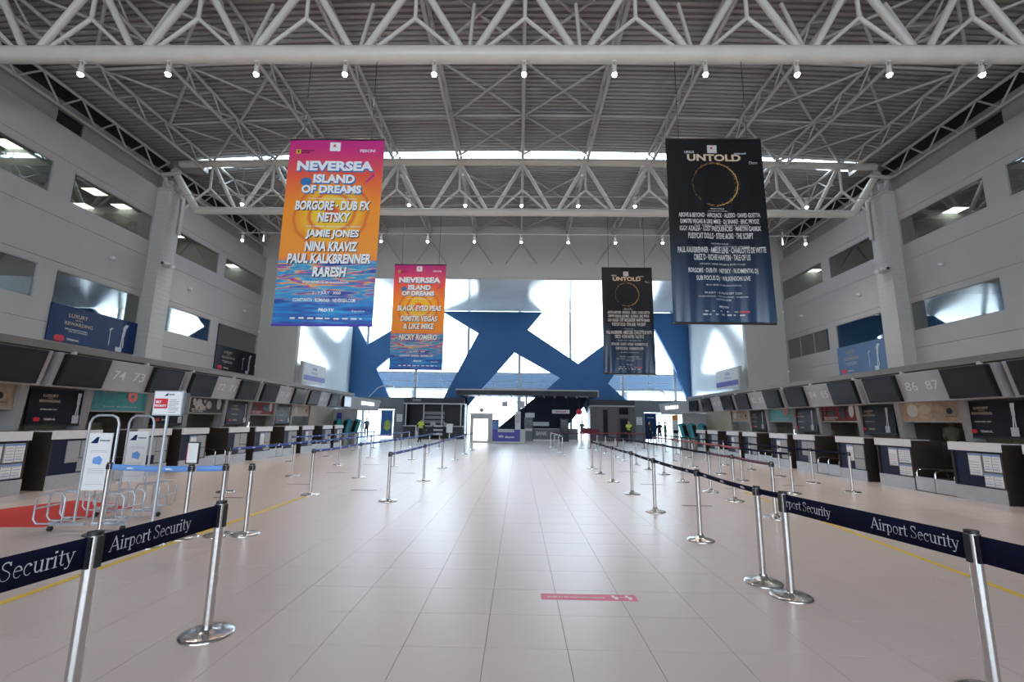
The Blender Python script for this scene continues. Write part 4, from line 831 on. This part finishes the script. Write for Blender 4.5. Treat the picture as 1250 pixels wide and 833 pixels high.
def untold(sub):
    def b(W, H):
        R = random.Random(5+sub); sparks = []; pale = []
        for i in range(330):
            a = R.uniform(-2.0, 2.4) if R.random() < .86 else R.uniform(2.4, 4.0)
            k = math.exp(-(a+.1)**2/.9); rr = .235+R.gauss(.002, .005+.010*k); u = .49+rr*math.cos(a)*.98; v = .742+rr*math.sin(a)*W/H; q = R.uniform(.0015, .004)
            (sparks if R.random() < .75 else pale).append(('R', [(u-q, v), (u, v-q*W/H), (u+q, v), (u, v+q*W/H)]))
        for i in range(60):
            u = R.uniform(.15, .9); v = R.uniform(.6, .72) if i % 2 else R.uniform(.6, .66); q = .0012; pale.append(('R', [(u-q, v), (u, v-q*.5), (u+q, v), (u, v+q*.5)]))
        ring = []; 
        for i in range(26):
            a0, a1 = -1.5+i*.115, -1.5+(i+1)*.115; k = math.sin((i+.5)/26*PI); r0, r1 = .234-.001*k, .235+.003*k
            ring.append(('R', [(.49+r0*math.cos(a0), .742+r0*math.sin(a0)*W/H), (.49+r1*math.cos(a0), .742+r1*math.sin(a0)*W/H), (.49+r1*math.cos(a1), .742+r1*math.sin(a1)*W/H), (.49+r0*math.cos(a1), .742+r0*math.sin(a1)*W/H)]))
        ln = [('ABOVE & BEYOND · AFROJACK · ALESSO · DAVID GUETTA', .565, .83), ('DIMITRI VEGAS & LIKE MIKE · DJ SNAKE · ERIC PRYDZ', .53, .80), ('IGGY AZALEA · LOST FREQUENCIES · MARTIN GARRIX', .492, .82), ('PUSSYCAT DOLLS · STEVE AOKI · THE SCRIPT', .455, .66),
              ('PAUL KALKBRENNER · AMELIE LENS · CHARLOTTE DE WITTE', .378, .88), ('CIREZ D · RICHIE HAWTIN · TALE OF US', .339, .57), ('BORGORE · DUB FX · NETSKY · RUDIMENTAL DJ', .265, .70), ('SUB FOCUS DJ · WILKINSON LIVE', .225, .54)]
        body = [T(s, .51, v, wd, .0315, .018) for s, v, wd in ln]
        small = [T('MAIN STAGE', .5, .605, .14, .008, .01), T('ALPHABETICAL ORDER', .5, .592, .2, .006, .01), T('TECHNO STAGE', .5, .413, .18, .008, .01), T('ALPHABETICAL ORDER', .62, .398, .36, .006, .01), T('HIP-HOP, TRAP, DRUM & BASS STAGE', .51, .302, .46, .010, .01), T('THE TEMPLE · ALPHABETICAL ORDER', .53, .512, .56, .007, .01), T('MANY MORE TO BE ANNOUNCED', .51, .192, .36, .008, .01),
                 T('30 JULY - 2 AUGUST 2020', .5, .150, .38, .013, .02), T('CLUJ-NAPOCA · TRANSILVANIA · ROMANIA', .5, .131, .5, .009, .015), T('UNTOLD.COM', .5, .116, .16, .009, .015), T('PRO·TV', .5, .078, .11, .013, .04), T('URSUS', .24, .925, .10, .014, .03), T('mastercard', .77, .92, .12, .012, .02), T('Dorn', .9, .865, .08, .018, .0)]
        return [('heading', 'goldt', .014, [T('UNTOLD', .495, .893, .56, .040, .035)]), ('lettering', 'figt', .014, body), ('small_lettering', 'lgrey', .012, small + [rect(.43, .92, .53, .965)]), ('shop_emblem', 'redp', .02, [T('K', .48, .947, .035, .014, .05)]),
                ('gold_sparks', 'spark', .012, sparks), ('pale_sparks', 'lgrey', .012, pale), ('gold_ring', 'gold', .010, ring), ('sponsor_marks', 'lgrey', .012, spons(.052, .060, 5, 9, .3, .68)+spons(.034, .043, 7, 8, .28, .72)), ('red_sponsor_mark', 'redp', .012, [rect(.66, .051, .75, .059)])]
    return b
M['goldt'] = mat('gold_lettering', (.62, .46, .33), .4); M['figt'] = mat('warm_white_print', (.62, .60, .58), .5); M['spark'] = mat('amber_print', (.75, .36, .06), .4)
banner('u', 3.27, 5.42, 3.75, 8.0, 9.65, 'night', .035, 'large black UNTOLD banner hanging on the right with a golden ring', untold(0))
banner('u', 3.32, 5.36, 3.55, 7.86, 18.2, 'night', .035, 'smaller looking black UNTOLD banner farther back on the right', untold(1))

# ------------------------------------------------------------ barrier posts
def post_base(flare):
    return MB().lathe([(.19, 0), (.19, .012), (.17, .022), (.1, .03), (.05, .05 if flare else .035), (.04, .09 if flare else .045)], 24)
def make_post(m, flare, mcap='plastic', big=False):
    r = E('barrier_post'); s_ = .036 if big else .032
    post_base(flare).obj('base', 'chrome' if m != 'redpost' else 'darkred', r)
    MB().cyl((0, 0, .04), (0, 0, .96), s_, 16).obj('pole', 'chrome' if m != 'redpost' else 'darkred', r)
    MB().cyl((0, 0, .955), (0, 0, .975), s_+.003, 16).obj('cap', mcap, r)
    z0 = .78 if big else .88
    MB().box((-s_-.008, -.018, z0), (s_+.008, .018, .95)).box((-.018, -s_-.008, z0), (.018, s_+.008, .95)).obj('belt_cassette', mcap, r)
    return r
protos = dict(n=make_post('c', False), f=make_post('c', True), r=make_post('redpost', False, 'darkred'), b=make_post('c', False, big=True)); taken = set()
M['whitefleck'] = M['wprint']
def belt(p, a, b, m, zt=.955, h=.05, flecks=None, sag=.012):
    A = Vector((*a, 0)); B = Vector((*b, 0)); d = (B-A); L = d.length; d.normalize(); A = A+d*.035; B = B-d*.035; n = 6; nrm = Vector((-d.y, d.x, 0))*.002
    mb = MB(); top = []; bot = []
    for i in range(n+1):
        t_ = i/n; q = A.lerp(B, t_); z = zt-sag*4*t_*(1-t_)*(1 if L > 1 else .3); top.append(q+Vector((0, 0, z))); bot.append(q+Vector((0, 0, z-h)))
    vs = [q+nrm for q in top]+[q+nrm for q in bot]+[q-nrm for q in top]+[q-nrm for q in bot]; N = n+1; fs = []
    for i in range(n): fs += [(i, i+1, N+i+1, N+i), (2*N+i, 3*N+i, 3*N+i+1, 2*N+i+1), (i, 2*N+i, 2*N+i+1, i+1), (N+i, N+i+1, 3*N+i+1, 3*N+i)]
    off = p.location; mb.add([q-off for q in vs], fs, True); o = mb.obj('belt', m, p)
    if flecks:
        f = MB(); k = int(L/.55)
        for i in range(k):
            t_ = (i+.5)/k; q = A.lerp(B, t_)+Vector((0, 0, zt-sag*4*t_*(1-t_)-h*.55)); 
            for sg in (-1, 1): f.add([q+d*u+Vector((0, 0, v))+nrm*1.6*sg-off for u, v in ((-.06, -.008), (.05, -.012), (.07, .008), (0, .014))], [(0, 1, 2, 3)])
        f.obj('belt_print', flecks, o, kind='stuff')
    return o
def wide_belt(p, a, b, texts, h=.165, zt=.95):
    o = belt(p, a, b, 'beltn', zt, h, sag=0); A = Vector((*a, 0)); B = Vector((*b, 0)); d = (B-A).normalized(); nr = Vector((d.y, -d.x, 0))
    if nr.y > 0: nr = -nr
    mb = MB()
    for s, t0_, h_ in texts: serif(mb, s, A + d*t0_ + Vector((0, 0, zt-h+.048)) + nr*.006 - p.location, h_, d, (0, 0, 1))
    mb.obj('belt_lettering', 'figure_w', o)
M['figure_w'] = mat('pale_grey_print', (.60, .62, .68), .6)
def post(x, y, kind, lb, gp):
    if kind not in taken: taken.add(kind); r = protos[kind]; r.location = (x, y, 0); tag(r, lb, 'barrier post', gp); return r
    r = dup(protos[kind], (x, y, 0), label=lb, group=gp); r['category'] = 'barrier post'; return r
rows = [
 ('left', 'nearest the middle aisle', [(-2.65, 9.8), (-2.58, 13.05), (-2.64, 16.5), (-2.66, 19.9), (-2.67, 23.4), (-2.65, 26.9)], 'n', 'beltb', None, 0),
 ('left', 'second from the aisle', [(-4.51, 10.4), (-4.51, 13.49), (-4.42, 16.87), (-4.46, 19.86), (-4.46, 23.6), (-4.6, 27.4)], 'n', 'beltb', None, 0),
 ('left', 'third from the aisle', [(-6.5, 10.6), (-6.46, 13.6), (-6.47, 17.1), (-6.42, 20.5), (-6.43, 25.8), (-6.7, 28.8)], 'n', 'beltb', None, 0),
 ('left', 'nearest the desks', [(-8.65, 18.0), (-8.4, 20.8), (-8.6, 24.8), (-8.5, 27.6)], 'n', 'beltb', None, 0),
 ('right', 'nearest the middle aisle', [(2.57, 5.23), (2.59, 6.98), (2.56, 9.09), (2.64, 11.2), (2.63, 13.4), (2.64, 15.4), (2.65, 17.15)], 'f', 'beltn', None, 1),
 ('right', 'second from the aisle', [(4.56, 8.67), (4.66, 10.46), (4.67, 11.75), (4.63, 13.6), (4.7, 15.5), (4.61, 16.95), (4.63, 18.8), (4.57, 20.7), (4.6, 22.6), (4.67, 25.5), (4.7, 28.4)], 'f', 'beltm', None, 1),
 ('right', 'third from the aisle', [(6.64, 11.74), (6.57, 14.18), (6.69, 15.95), (6.7, 18.4), (6.8, 21.0), (6.8, 24.0)], 'n', 'beltr', None, 1),
 ('right', 'nearest the desks', [(8.33, 12.12), (8.43, 13.84), (8.38, 15.45), (8.46, 17.5), (8.33, 19.4), (8.33, 21.3), (8.3, 23.2), (8.5, 25.7), (8.47, 27.5), (8.48, 29.2)], 'n', 'beltn', None, 1),
 ('middle', 'short row in the far middle', [(2.17, 23.5), (2.15, 25.5), (2.13, 28.2), (2.1, 30.9)], 'n', 'lgrey', None, 0),
]
jobs = []
for sd, nm, pts, kd, bm_, _, _ in rows:
    prev = None; ps = []
    for i, (x, y) in enumerate(pts):
        lb = 'steel belt post, %s from the camera in the %s row %s' % (ORD[i], sd, nm) if sd != 'middle' else 'steel belt post, %s from the camera in the %s' % (ORD[i], nm)
        ps.append(post(x, y, kd, lb, 'posts of the %s row %s' % (sd, nm)))
    m_ = bm_
    for i in range(len(pts)-1):
        if sd == 'right' and nm == 'second from the aisle': m_ = 'beltm' if i < 2 else 'beltn'
        if sd == 'right' and nm == 'third from the aisle': m_ = 'beltn' if i < 1 else 'beltr'
        jobs.append((ps[i], pts[i], pts[i+1], m_, 'whitebelt' if m_ in ('beltb',) else ('lgrey' if m_ == 'beltn' and sd == 'right' and nm.startswith('nearest the middle') else None)))
M['whitebelt'] = M['wprint']
# stray posts
red = [((4.54, 29.9), 'red belt post in the far barrier, left one'), ((6.82, 32.8), 'red belt post in the far barrier, middle one'), ((8.11, 30.75), 'red belt post in the far barrier, right one')]
rp_ = [post(x, y, 'r', lb, 'red belt posts') for (x, y), lb in red]
pa = post(4.0, 30.2, 'n', 'steel belt post standing alone left of the far red posts', 'far barrier')
jobs += [(pa, (4.0, 30.2), (2.1, 30.9), 'beltm', None), (rp_[0], (4.54, 29.9), (4.0, 30.2), 'beltr', None), (rp_[1], (6.82, 32.8), (4.54, 29.9), 'beltr', None), (rp_[2], (8.11, 30.75), (6.82, 32.8), 'beltr', None)]
L1 = post(-2.36, 3.82, 'b', 'large steel belt post in the left foreground with its whole round base in view', 'foreground posts')
L2 = post(-2.43, 2.78, 'b', 'large tilted looking steel belt post cut by the lower left edge of the picture', 'foreground posts')
R1 = post(2.64, 4.85, 'b', 'steel belt post where the wide navy belt of the right foreground begins', 'foreground posts')
R2 = post(2.93, 3.2, 'b', 'large steel belt post cut by the lower right edge of the picture', 'foreground posts')
A_ = post(-3.86, 6.87, 'n', 'steel belt post without a belt, right of the two twin posts at the left', 'posts by the luggage gauges')
B_ = post(-4.2, 6.8, 'n', 'steel belt post at the right end of the light blue belt', 'posts by the luggage gauges')
C_ = post(-4.58, 6.63, 'n', 'steel belt post carrying a small white notice in a frame', 'posts by the luggage gauges')
D_ = post(-5.85, 6.75, 'n', 'steel belt post standing inside the nearer luggage gauge frame', 'posts by the luggage gauges')
jobs += [(B_, (-4.2, 6.8), (-4.58, 6.68), 'beltl', 'whitebelt'), (C_, (-4.58, 6.63), (-5.85, 6.75), 'beltl', 'whitebelt')]
jobs.append((R1, (2.64, 4.85), (2.57, 5.23), 'beltn', None))
for p, a, b, m_, fl2 in jobs:
    hh = .08 if m_ == 'beltl' else .055
    belt(p, a, b, m_, h=hh, flecks=fl2)
wide_belt(L1, (-2.36, 3.82), (-2.43, 2.78), [])
wide_belt(L2, (-2.43, 2.78), (-2.62, 1.2), [])
wide_belt(R1, (2.64, 4.85), (2.93, 3.2), [])
wide_belt(R2, (2.93, 3.2), (3.1, 1.6), [])
def belt_text(p, a, b, items, zt=.95, h=.165):
    # text runs from a towards b, on the side that faces the hall
    A = Vector((*a, 0)); B = Vector((*b, 0)); d = (B-A).normalized(); n = Vector((d.y, -d.x, 0)); mb = MB()
    for s, t0_, h_ in items: serif(mb, s, A + d*t0_ + n*.006 + Vector((0, 0, zt-h+.05)) - p.location, h_, d, (0, 0, 1))
    bl = [c for c in p.children if c.name.startswith('belt') and not c.name.startswith('belt_')][0]; mb.obj('belt_lettering', 'figure_w', bl)
# left belts read away from the camera; right belts read towards it
belt_text(L1, (-2.43, 2.78), (-2.36, 3.82), [('Airport Security', .10, .083)])
belt_text(L2, (-2.62, 1.2), (-2.43, 2.78), [('Airport Security', .815, .089)])
belt_text(R1, (2.64, 4.85), (2.93, 3.2), [('rport Security', .04, .082), ('Airport Security', .96, .084)])

# small notice on a post, tall sign stand
k = E('framed_notice', 'small white notice in a dark frame on top of a belt post', 'notice', None, (-4.58, 6.62, .985)); MB().box((-.09, -.012, 0), (.09, .012, .30)).obj('frame', 'plastic', k); MB().box((-.075, -.016, .015), (.075, -.012, .285)).obj('sheet', 'paper', k); MB().box((-.075, -.018, .015), (-.068, -.015, .285)).obj('red_edge', 'redp', k)
k = E('sign_stand', 'tall stand with a white and red framed sign beside the luggage gauges', 'sign', None, (-4.7, 6.2, 0))
MB().lathe([(.17, 0), (.17, .012), (.03, .03), (.022, .05)], 20).obj('base', 'chrome', k); MB().cyl((0, 0, .03), (0, 0, 1.68), .02, 12).obj('pole', 'silver', k)
MB().box((-.20, -.02, 1.645), (.20, .02, 1.975)).obj('frame', 'silver', k); MB().box((-.185, -.024, 1.66), (.185, -.02, 1.96)).obj('sheet', 'paper', k); MB().box((-.175, -.028, 1.74), (0, -.024, 1.87)).obj('red_block', 'redp', k); MB().box((.2, -.015, 1.66), (.23, .06, 1.95)).obj('second_panel', 'band', k)
q = MB(); put_text(q, 'SKY', (-.12, -.031, 1.825), .08, .035, bold=.05); put_text(q, 'PRIORITY', (-.09, -.031, 1.775), .16, .032, bold=.05); q.obj('sign_lettering', 'wprint', k)
q = MB(); put_text(q, 'TAROM', (.03, -.027, 1.925), .1, .018, bold=.04, shear=.3); q.add([(-.06, -.027, 1.905), (-.01, -.027, 1.905), (-.005, -.027, 1.95)], [(0, 1, 2)])
for i in range(7): q.box((.02, -.027, 1.69+i*.027), (.15-.03*(i % 3 == 0), -.025, 1.695+i*.027))
q.obj('blue_lettering', 'adblue', k)
# luggage gauge frames
def gauge(x, y, rz, lb):
    k = E('luggage_gauge', lb, 'luggage gauge', 'tube luggage gauges', (x, y, 0), rz); r = .013
    MB().tube([(-.2, 0, .12), (-.2, 0, 1.52), (-.17, 0, 1.6), (-.1, 0, 1.64), (.1, 0, 1.64), (.17, 0, 1.6), (.2, 0, 1.52), (.2, 0, .12)], .017, 8).obj('upright_frame', 'silver', k)
    for sx in (-1, 1):
        for yy in (-.22, 0, .22): MB().tube([(sx*.2, yy, .14), (sx*.52, yy, .14), (sx*.57, yy, .2), (sx*.57, yy, .48), (sx*.52, yy, .54), (sx*.24, yy, .54), (sx*.2, yy, .48), (sx*.2, yy, .2)], r, 6, closed=True).obj('basket_loop', 'silver', k)
        MB().cyl((sx*.57, -.22, .34), (sx*.57, .22, .34), r, 6).cyl((sx*.38, -.22, .14), (sx*.38, .22, .14), r, 6).obj('side_rail', 'silver', k)
        MB().box((sx*.05, -.03, .07), (sx*.5, .03, .11)).obj('foot_bar', 'silver', k)
        w_ = MB().cyl((sx*.48-.02, -.03, .035), (sx*.48+.02, -.03, .035), .035, 12).obj('wheel', 'rubber', k)
    MB().box((-.16, -.03, .56), (.16, -.015, 1.38)).obj('sign_board', 'paper', k)
    q = MB(); put_text(q, 'TAROM', (.06, -.034, 1.27), .14, .022, bold=.05, shear=.3); q.add([(-.13, -.034, 1.23), (-.03, -.034, 1.23), (-.015, -.034, 1.32), (-.05, -.034, 1.32)], [(0, 1, 2, 3)]); q.obj('blue_emblem', 'adblue', k)
    q = MB()
    for z in (1.12, 1.1, .86, .84, .82, .80, .64): q.box((-.12, -.033, z), (.12, -.031, z+.006))
    q.obj('printed_lines', 'lgrey', k, kind='stuff'); MB().prism([(-.06, -.033, .94), (.05, -.033, .92), (.07, -.033, 1.0), (.02, -.033, 1.05), (-.06, -.033, 1.02)], (0, .001, 0)).obj('suitcase_print', 'beltl', k)
gauge(-6.2, 6.95, .12, 'nearer tube luggage gauge with a white board and blue emblem at the left')
gauge(-6.45, 7.95, .1, 'farther tube luggage gauge standing behind the nearer one at the left')
# floor markings and carpet
k = MB().prism([(-8.6, 9.3, 0), (-6.95, 8.72, 0), (-7.0, 7.1, 0), (-9.6, 6.9, 0)], (0, 0, .008)).obj('red_carpet', 'red', label='red carpet piece on the floor behind the luggage gauges', cat='carpet')
MB().box((-4.56, 1.5, 0), (-4.48, 10.2, .003)).obj('yellow_line', 'yellow', label='yellow line taped on the floor along the left side', cat='floor marking')
MB().prism([(4.72, 2.5, 0), (4.80, 2.5, 0), (5.56, 11.8, 0), (5.48, 11.8, 0)], (0, 0, .003)).obj('yellow_line', 'yellow', label='yellow line taped on the floor along the right side', cat='floor marking')
k = E('floor_sticker', 'pink distance sticker on the floor in the middle foreground', 'sticker', None, (.675, 4.73, 0)); MB().box((-.45, -.075, .0008), (.45, .075, .002)).obj('sheet', 'pink', k)
q = MB(); put_text(q, 'PASTRATI DISTANTA DE 1.5 METRI', (-.12, -.01, .003), .54, .028, (-1, 0, 0), (0, -1, 0), bold=.03)
q.obj('lettering', 'wprint', k); q = MB()
for xx in (.25, .38):
    q.add([(xx-.03, .05, .003), (xx, .05, .003), (xx, .01, .003), (xx+.03, .01, .003), (xx+.02, -.05, .003), (xx-.01, -.05, .003), (xx-.01, -.01, .003), (xx-.03, 0, .003)], [(0, 1, 2, 3, 4, 5, 6, 7)])
q.add([(.29, -.004, .003), (.34, -.004, .003), (.34, .004, .003), (.29, .004, .003)], [(0, 1, 2, 3)]); q.obj('footprints', 'wprint', k, kind='stuff')
i = 0
for n_, (x, y) in enumerate(sorted((q for q in ((-6.0, 9.9), (-5.5, 12.0), (-5.6, 14.6), (-5.4, 17.4), (-3.6, 11.2), (-3.5, 14.8), (3.6, 9.8), (3.6, 13.0), (3.7, 16.2), (5.6, 12.4), (5.6, 15.8), (7.5, 13.2))), key=lambda q: (q[0] > 0, q[1]))):
    MB().box((x-.3, y-.05, 0), (x+.3, y+.05, .002)).obj('queue_sticker', 'edge', label='thin brown floor sticker, %s from the camera on the %s' % (ORD[n_ % 6], 'left' if x < 0 else 'right'), cat='sticker', group='queue stickers between the barriers')

# ------------------------------------------------------------ people
def person(name, loc, rz, J, top, legs, lb, vest=None, hair='hair', skirt=None, skin='skin'):
    """J: joint name -> (x, y, z), facing -y; one continuous body surface grown with a skin modifier"""
    order = ['pelvis', 'waist', 'chest', 'neck', 'head']; base = dict(pelvis=(0, 0, .95), waist=(0, 0, 1.12), chest=(0, 0, 1.36), neck=(0, 0, 1.5), head=(0, -.01, 1.56),
        ls=(.17, 0, 1.42), le=(.24, .02, 1.14), lw=(.25, -.06, .9), lf=(.25, -.09, .82), rs=(-.17, 0, 1.42), re=(-.24, .02, 1.14), rw=(-.25, -.06, .9), rf=(-.25, -.09, .82),
        lh=(.09, 0, .9), lk=(.1, -.02, .5), la=(.1, .02, .09), lt=(.11, -.14, .045), rh=(-.09, 0, .9), rk=(-.1, -.02, .5), ra=(-.1, .02, .09), rt_=(-.11, -.14, .045))
    base.update(J); rad = dict(pelvis=.15, waist=.135, chest=.15, neck=.055, head=.06, ls=.075, le=.045, lw=.032, lf=.034, rs=.075, re=.045, rw=.032, rf=.034, lh=.095, lk=.06, la=.042, lt=.04, rh=.095, rk=.06, ra=.042, rt_=.04)
    ks_ = list(base); idx = {a: i for i, a in enumerate(ks_)}
    ed = [('pelvis', 'waist'), ('waist', 'chest'), ('chest', 'neck'), ('neck', 'head'), ('chest', 'ls'), ('ls', 'le'), ('le', 'lw'), ('lw', 'lf'), ('chest', 'rs'), ('rs', 're'), ('re', 'rw'), ('rw', 'rf'), ('pelvis', 'lh'), ('lh', 'lk'), ('lk', 'la'), ('la', 'lt'), ('pelvis', 'rh'), ('rh', 'rk'), ('rk', 'ra'), ('ra', 'rt_')]
    me = bpy.data.meshes.new('body'); me.from_pydata([base[a] for a in ks_], [(idx[a], idx[b]) for a, b in ed], []); o = bpy.data.objects.new('body_tmp', me); C.objects.link(o)
    o.modifiers.new('s', 'SKIN'); sv = me.skin_vertices[0].data if me.skin_vertices else None
    if sv is None:
        bm = bmesh.new(); bm.from_mesh(me); bm.verts.layers.skin.verify(); bm.to_mesh(me); bm.free(); sv = me.skin_vertices[0].data
    for a in ks_: sv[idx[a]].radius = (rad[a], rad[a]*(.72 if a in ('pelvis', 'waist', 'chest') else 1)); sv[idx[a]].use_root = (a == 'pelvis')
    o.modifiers.new('u', 'SUBSURF').levels = 1; dg = bpy.context.evaluated_depsgraph_get(); ev = bpy.data.meshes.new_from_object(o.evaluated_get(dg)); bpy.data.objects.remove(o)
    V = [Vector(v.co) for v in ev.vertices]; F = [tuple(p.vertices) for p in ev.polygons]
    mb = MB(); mb.add(V, F, True); nb = len(F)
    # head with face, ears, and hands with five fingers joined to the same mesh
    hc = Vector(base['head'])+Vector((0, -.01, .09)); mb.ell(hc, (.075, .092, .115), 14, 10); mb.ell(hc+Vector((0, -.092, -.015)), (.013, .02, .022), 8, 6); mb.ell(hc+Vector((0, -.078, -.055)), (.028, .014, .008), 8, 6)
    for sx in (-1, 1): mb.ell(hc+Vector((sx*.077, .005, -.01)), (.012, .02, .03), 8, 6); mb.ell(hc+Vector((sx*.03, -.082, .012)), (.012, .008, .008), 8, 6)
    for w_, f_ in (('lw', 'lf'), ('rw', 'rf')):
        W_, H_ = Vector(base[w_]), Vector(base[f_]); d = (H_-W_).normalized(); sd_ = d.cross(Vector((0, 1, 0))); sd_ = sd_.normalized() if sd_.length > .1 else Vector((1, 0, 0)); fw_ = d.cross(sd_).normalized(); mb.ell(H_, (.035, .035, .04), 8, 6)
        for i_ in range(4):
            b0 = H_+fw_*(i_-1.5)*.018+d*.02; b1 = b0+d*(.035, .042, .038, .03)[i_]; mb.cyl(b0, b1, .009, 6, .008); mb.cyl(b1, b1+d*.025+sd_*.012, .008, 6, .006)
        mb.cyl(H_-fw_*.03, H_-fw_*.05+d*.04, .010, 6, .008)
    root = E(name, lb, 'person', None, loc, rz)
    me2 = mb.mesh('body'); bo = bpy.data.objects.new('body', me2); C.objects.link(bo); bo.parent = root
    for m_ in (skin, top, legs, 'bezel'): me2.materials.append(M[m_])
    zp = base['pelvis'][2]+.03; Vv = me2.vertices
    hl, hr_ = Vector(base['lf']), Vector(base['rf'])
    la, ra_ = Vector(base['la']), Vector(base['ra'])
    hip = Vector(base['pelvis']); ck = Vector(base['neck'])
    legp = [Vector(base[a]) for a in ('lh', 'lk', 'la', 'rh', 'rk', 'ra', 'pelvis')]; topp = [Vector(base[a]) for a in ('waist', 'chest', 'ls', 'le', 'lw', 'rs', 're', 'rw')]
    feet = [Vector(base['lt']), Vector(base['rt_']), la, ra_]
    for i_, p in enumerate(me2.polygons):
        c = p.center
        if i_ >= nb: continue
        dt = min((c-q).length for q in topp); dl = min((c-q).length for q in legp); df = min((c-q).length for q in feet)
        if min((c-hl).length, (c-hr_).length) < .05: p.material_index = 0
        elif (c-ck).length < .065 or (c-Vector(base['head'])).length < .08: p.material_index = 0
        elif df < .09: p.material_index = 3
        else: p.material_index = 1 if dt < dl else 2
    h = MB(); h.ell(hc+Vector((0, .018, .028)), (.083, .09, .1), 14, 8); h.obj('hair', hair, root)
    if vest:
        a, b, c_ = (Vector(base[q]) for q in ('waist', 'chest', 'neck')); vb_ = MB()
        for i_, p in enumerate(me2.polygons):
            if i_ < nb and p.material_index == 1:
                t_ = (p.center-Vector(base['pelvis'])); ar = min((p.center-Vector(base[q])).length for q in ('le', 're', 'lw', 'rw'))
                if ar > .16:
                    ids = list(p.vertices); vb_.add([Vv[j].co + Vv[j].normal*.02 for j in ids], [tuple(range(len(ids)))])
        vb_.obj('vest', vest, root)
        MB().cyl(a+Vector((0, 0, .02)), a+Vector((0, 0, .07)), .168, 14).obj('reflective_band', 'lgrey', root).scale = (1, .78, 1)
    return root
person('person', (-7.1, 34.0, 0), PI-.5, dict(lk=(.1, -.18, .52), la=(.1, -.12, .1), lt=(.1, -.28, .06), rk=(-.09, .08, .5), ra=(-.09, .36, .14), rt_=(-.09, .26, .05), le=(.25, .12, 1.16), lw=(.26, .08, .93), lf=(.26, .05, .86), re=(-.25, -.1, 1.16), rw=(-.24, -.26, 1.0), rf=(-.24, -.31, .95)), 'cloth_k', 'cloth_k', 'person in a yellow vest walking towards the shop kiosk', 'vest')
person('person', (-13.2, 40.6, 0), .4, {}, 'shirt', 'cloth_k', 'person in grey uniform and cap standing in the left doorway', None, 'cloth_k')
person('person', (9.0, 38.6, 0), -.5, dict(le=(.26, -.02, 1.16), lw=(.12, -.24, 1.16), lf=(.05, -.28, 1.18), lk=(.16, -.03, .5), la=(.2, .02, .09), lt=(.24, -.12, .045), rk=(-.15, -.03, .5), ra=(-.19, .02, .09), rt_=(-.22, -.12, .045)), 'cloth_k', 'cloth_k', 'person in a yellow vest standing before the taupe booth', 'vest')
person('person', (11.2, 40.6, 0), .2, dict(re=(-.24, -.08, 1.16), rw=(-.1, -.22, 1.12), rf=(-.04, -.25, 1.12)), 'cloth_k', 'cloth_k', 'person in a dark coat, left one of two before the blue poster')
person('person', (11.9, 40.0, 0), -.3, {}, 'cloth_k', 'cloth_k', 'person in a dark coat, right one of two before the blue poster')
person('person', (12.75, 41.2, 0), .9, {}, 'camo', 'camo', 'person in camouflage clothing standing in the right doorway')
person('person', (5.75, 43.0, 0), 0, {}, 'shirt', 'shirt', 'small distant person in grey standing in the bright gap beside the booth')
MB().box((12.75, 13.6, 0), (13.5, 15.2, .14)).obj('step_platform', 'dgrey', label='low dark step behind the right desks under the person in tan', cat='platform')
pr_ = person('person', (13.12, 14.45, .14), 2.1, dict(le=(.25, -.12, 1.16), lw=(.2, -.32, 1.08), lf=(.18, -.38, 1.07), re=(-.25, -.12, 1.16), rw=(-.2, -.32, 1.08), rf=(-.18, -.38, 1.07)), 'cloth_t', 'cloth_k', 'person in a tan shirt standing behind the right desks, head behind the poster')
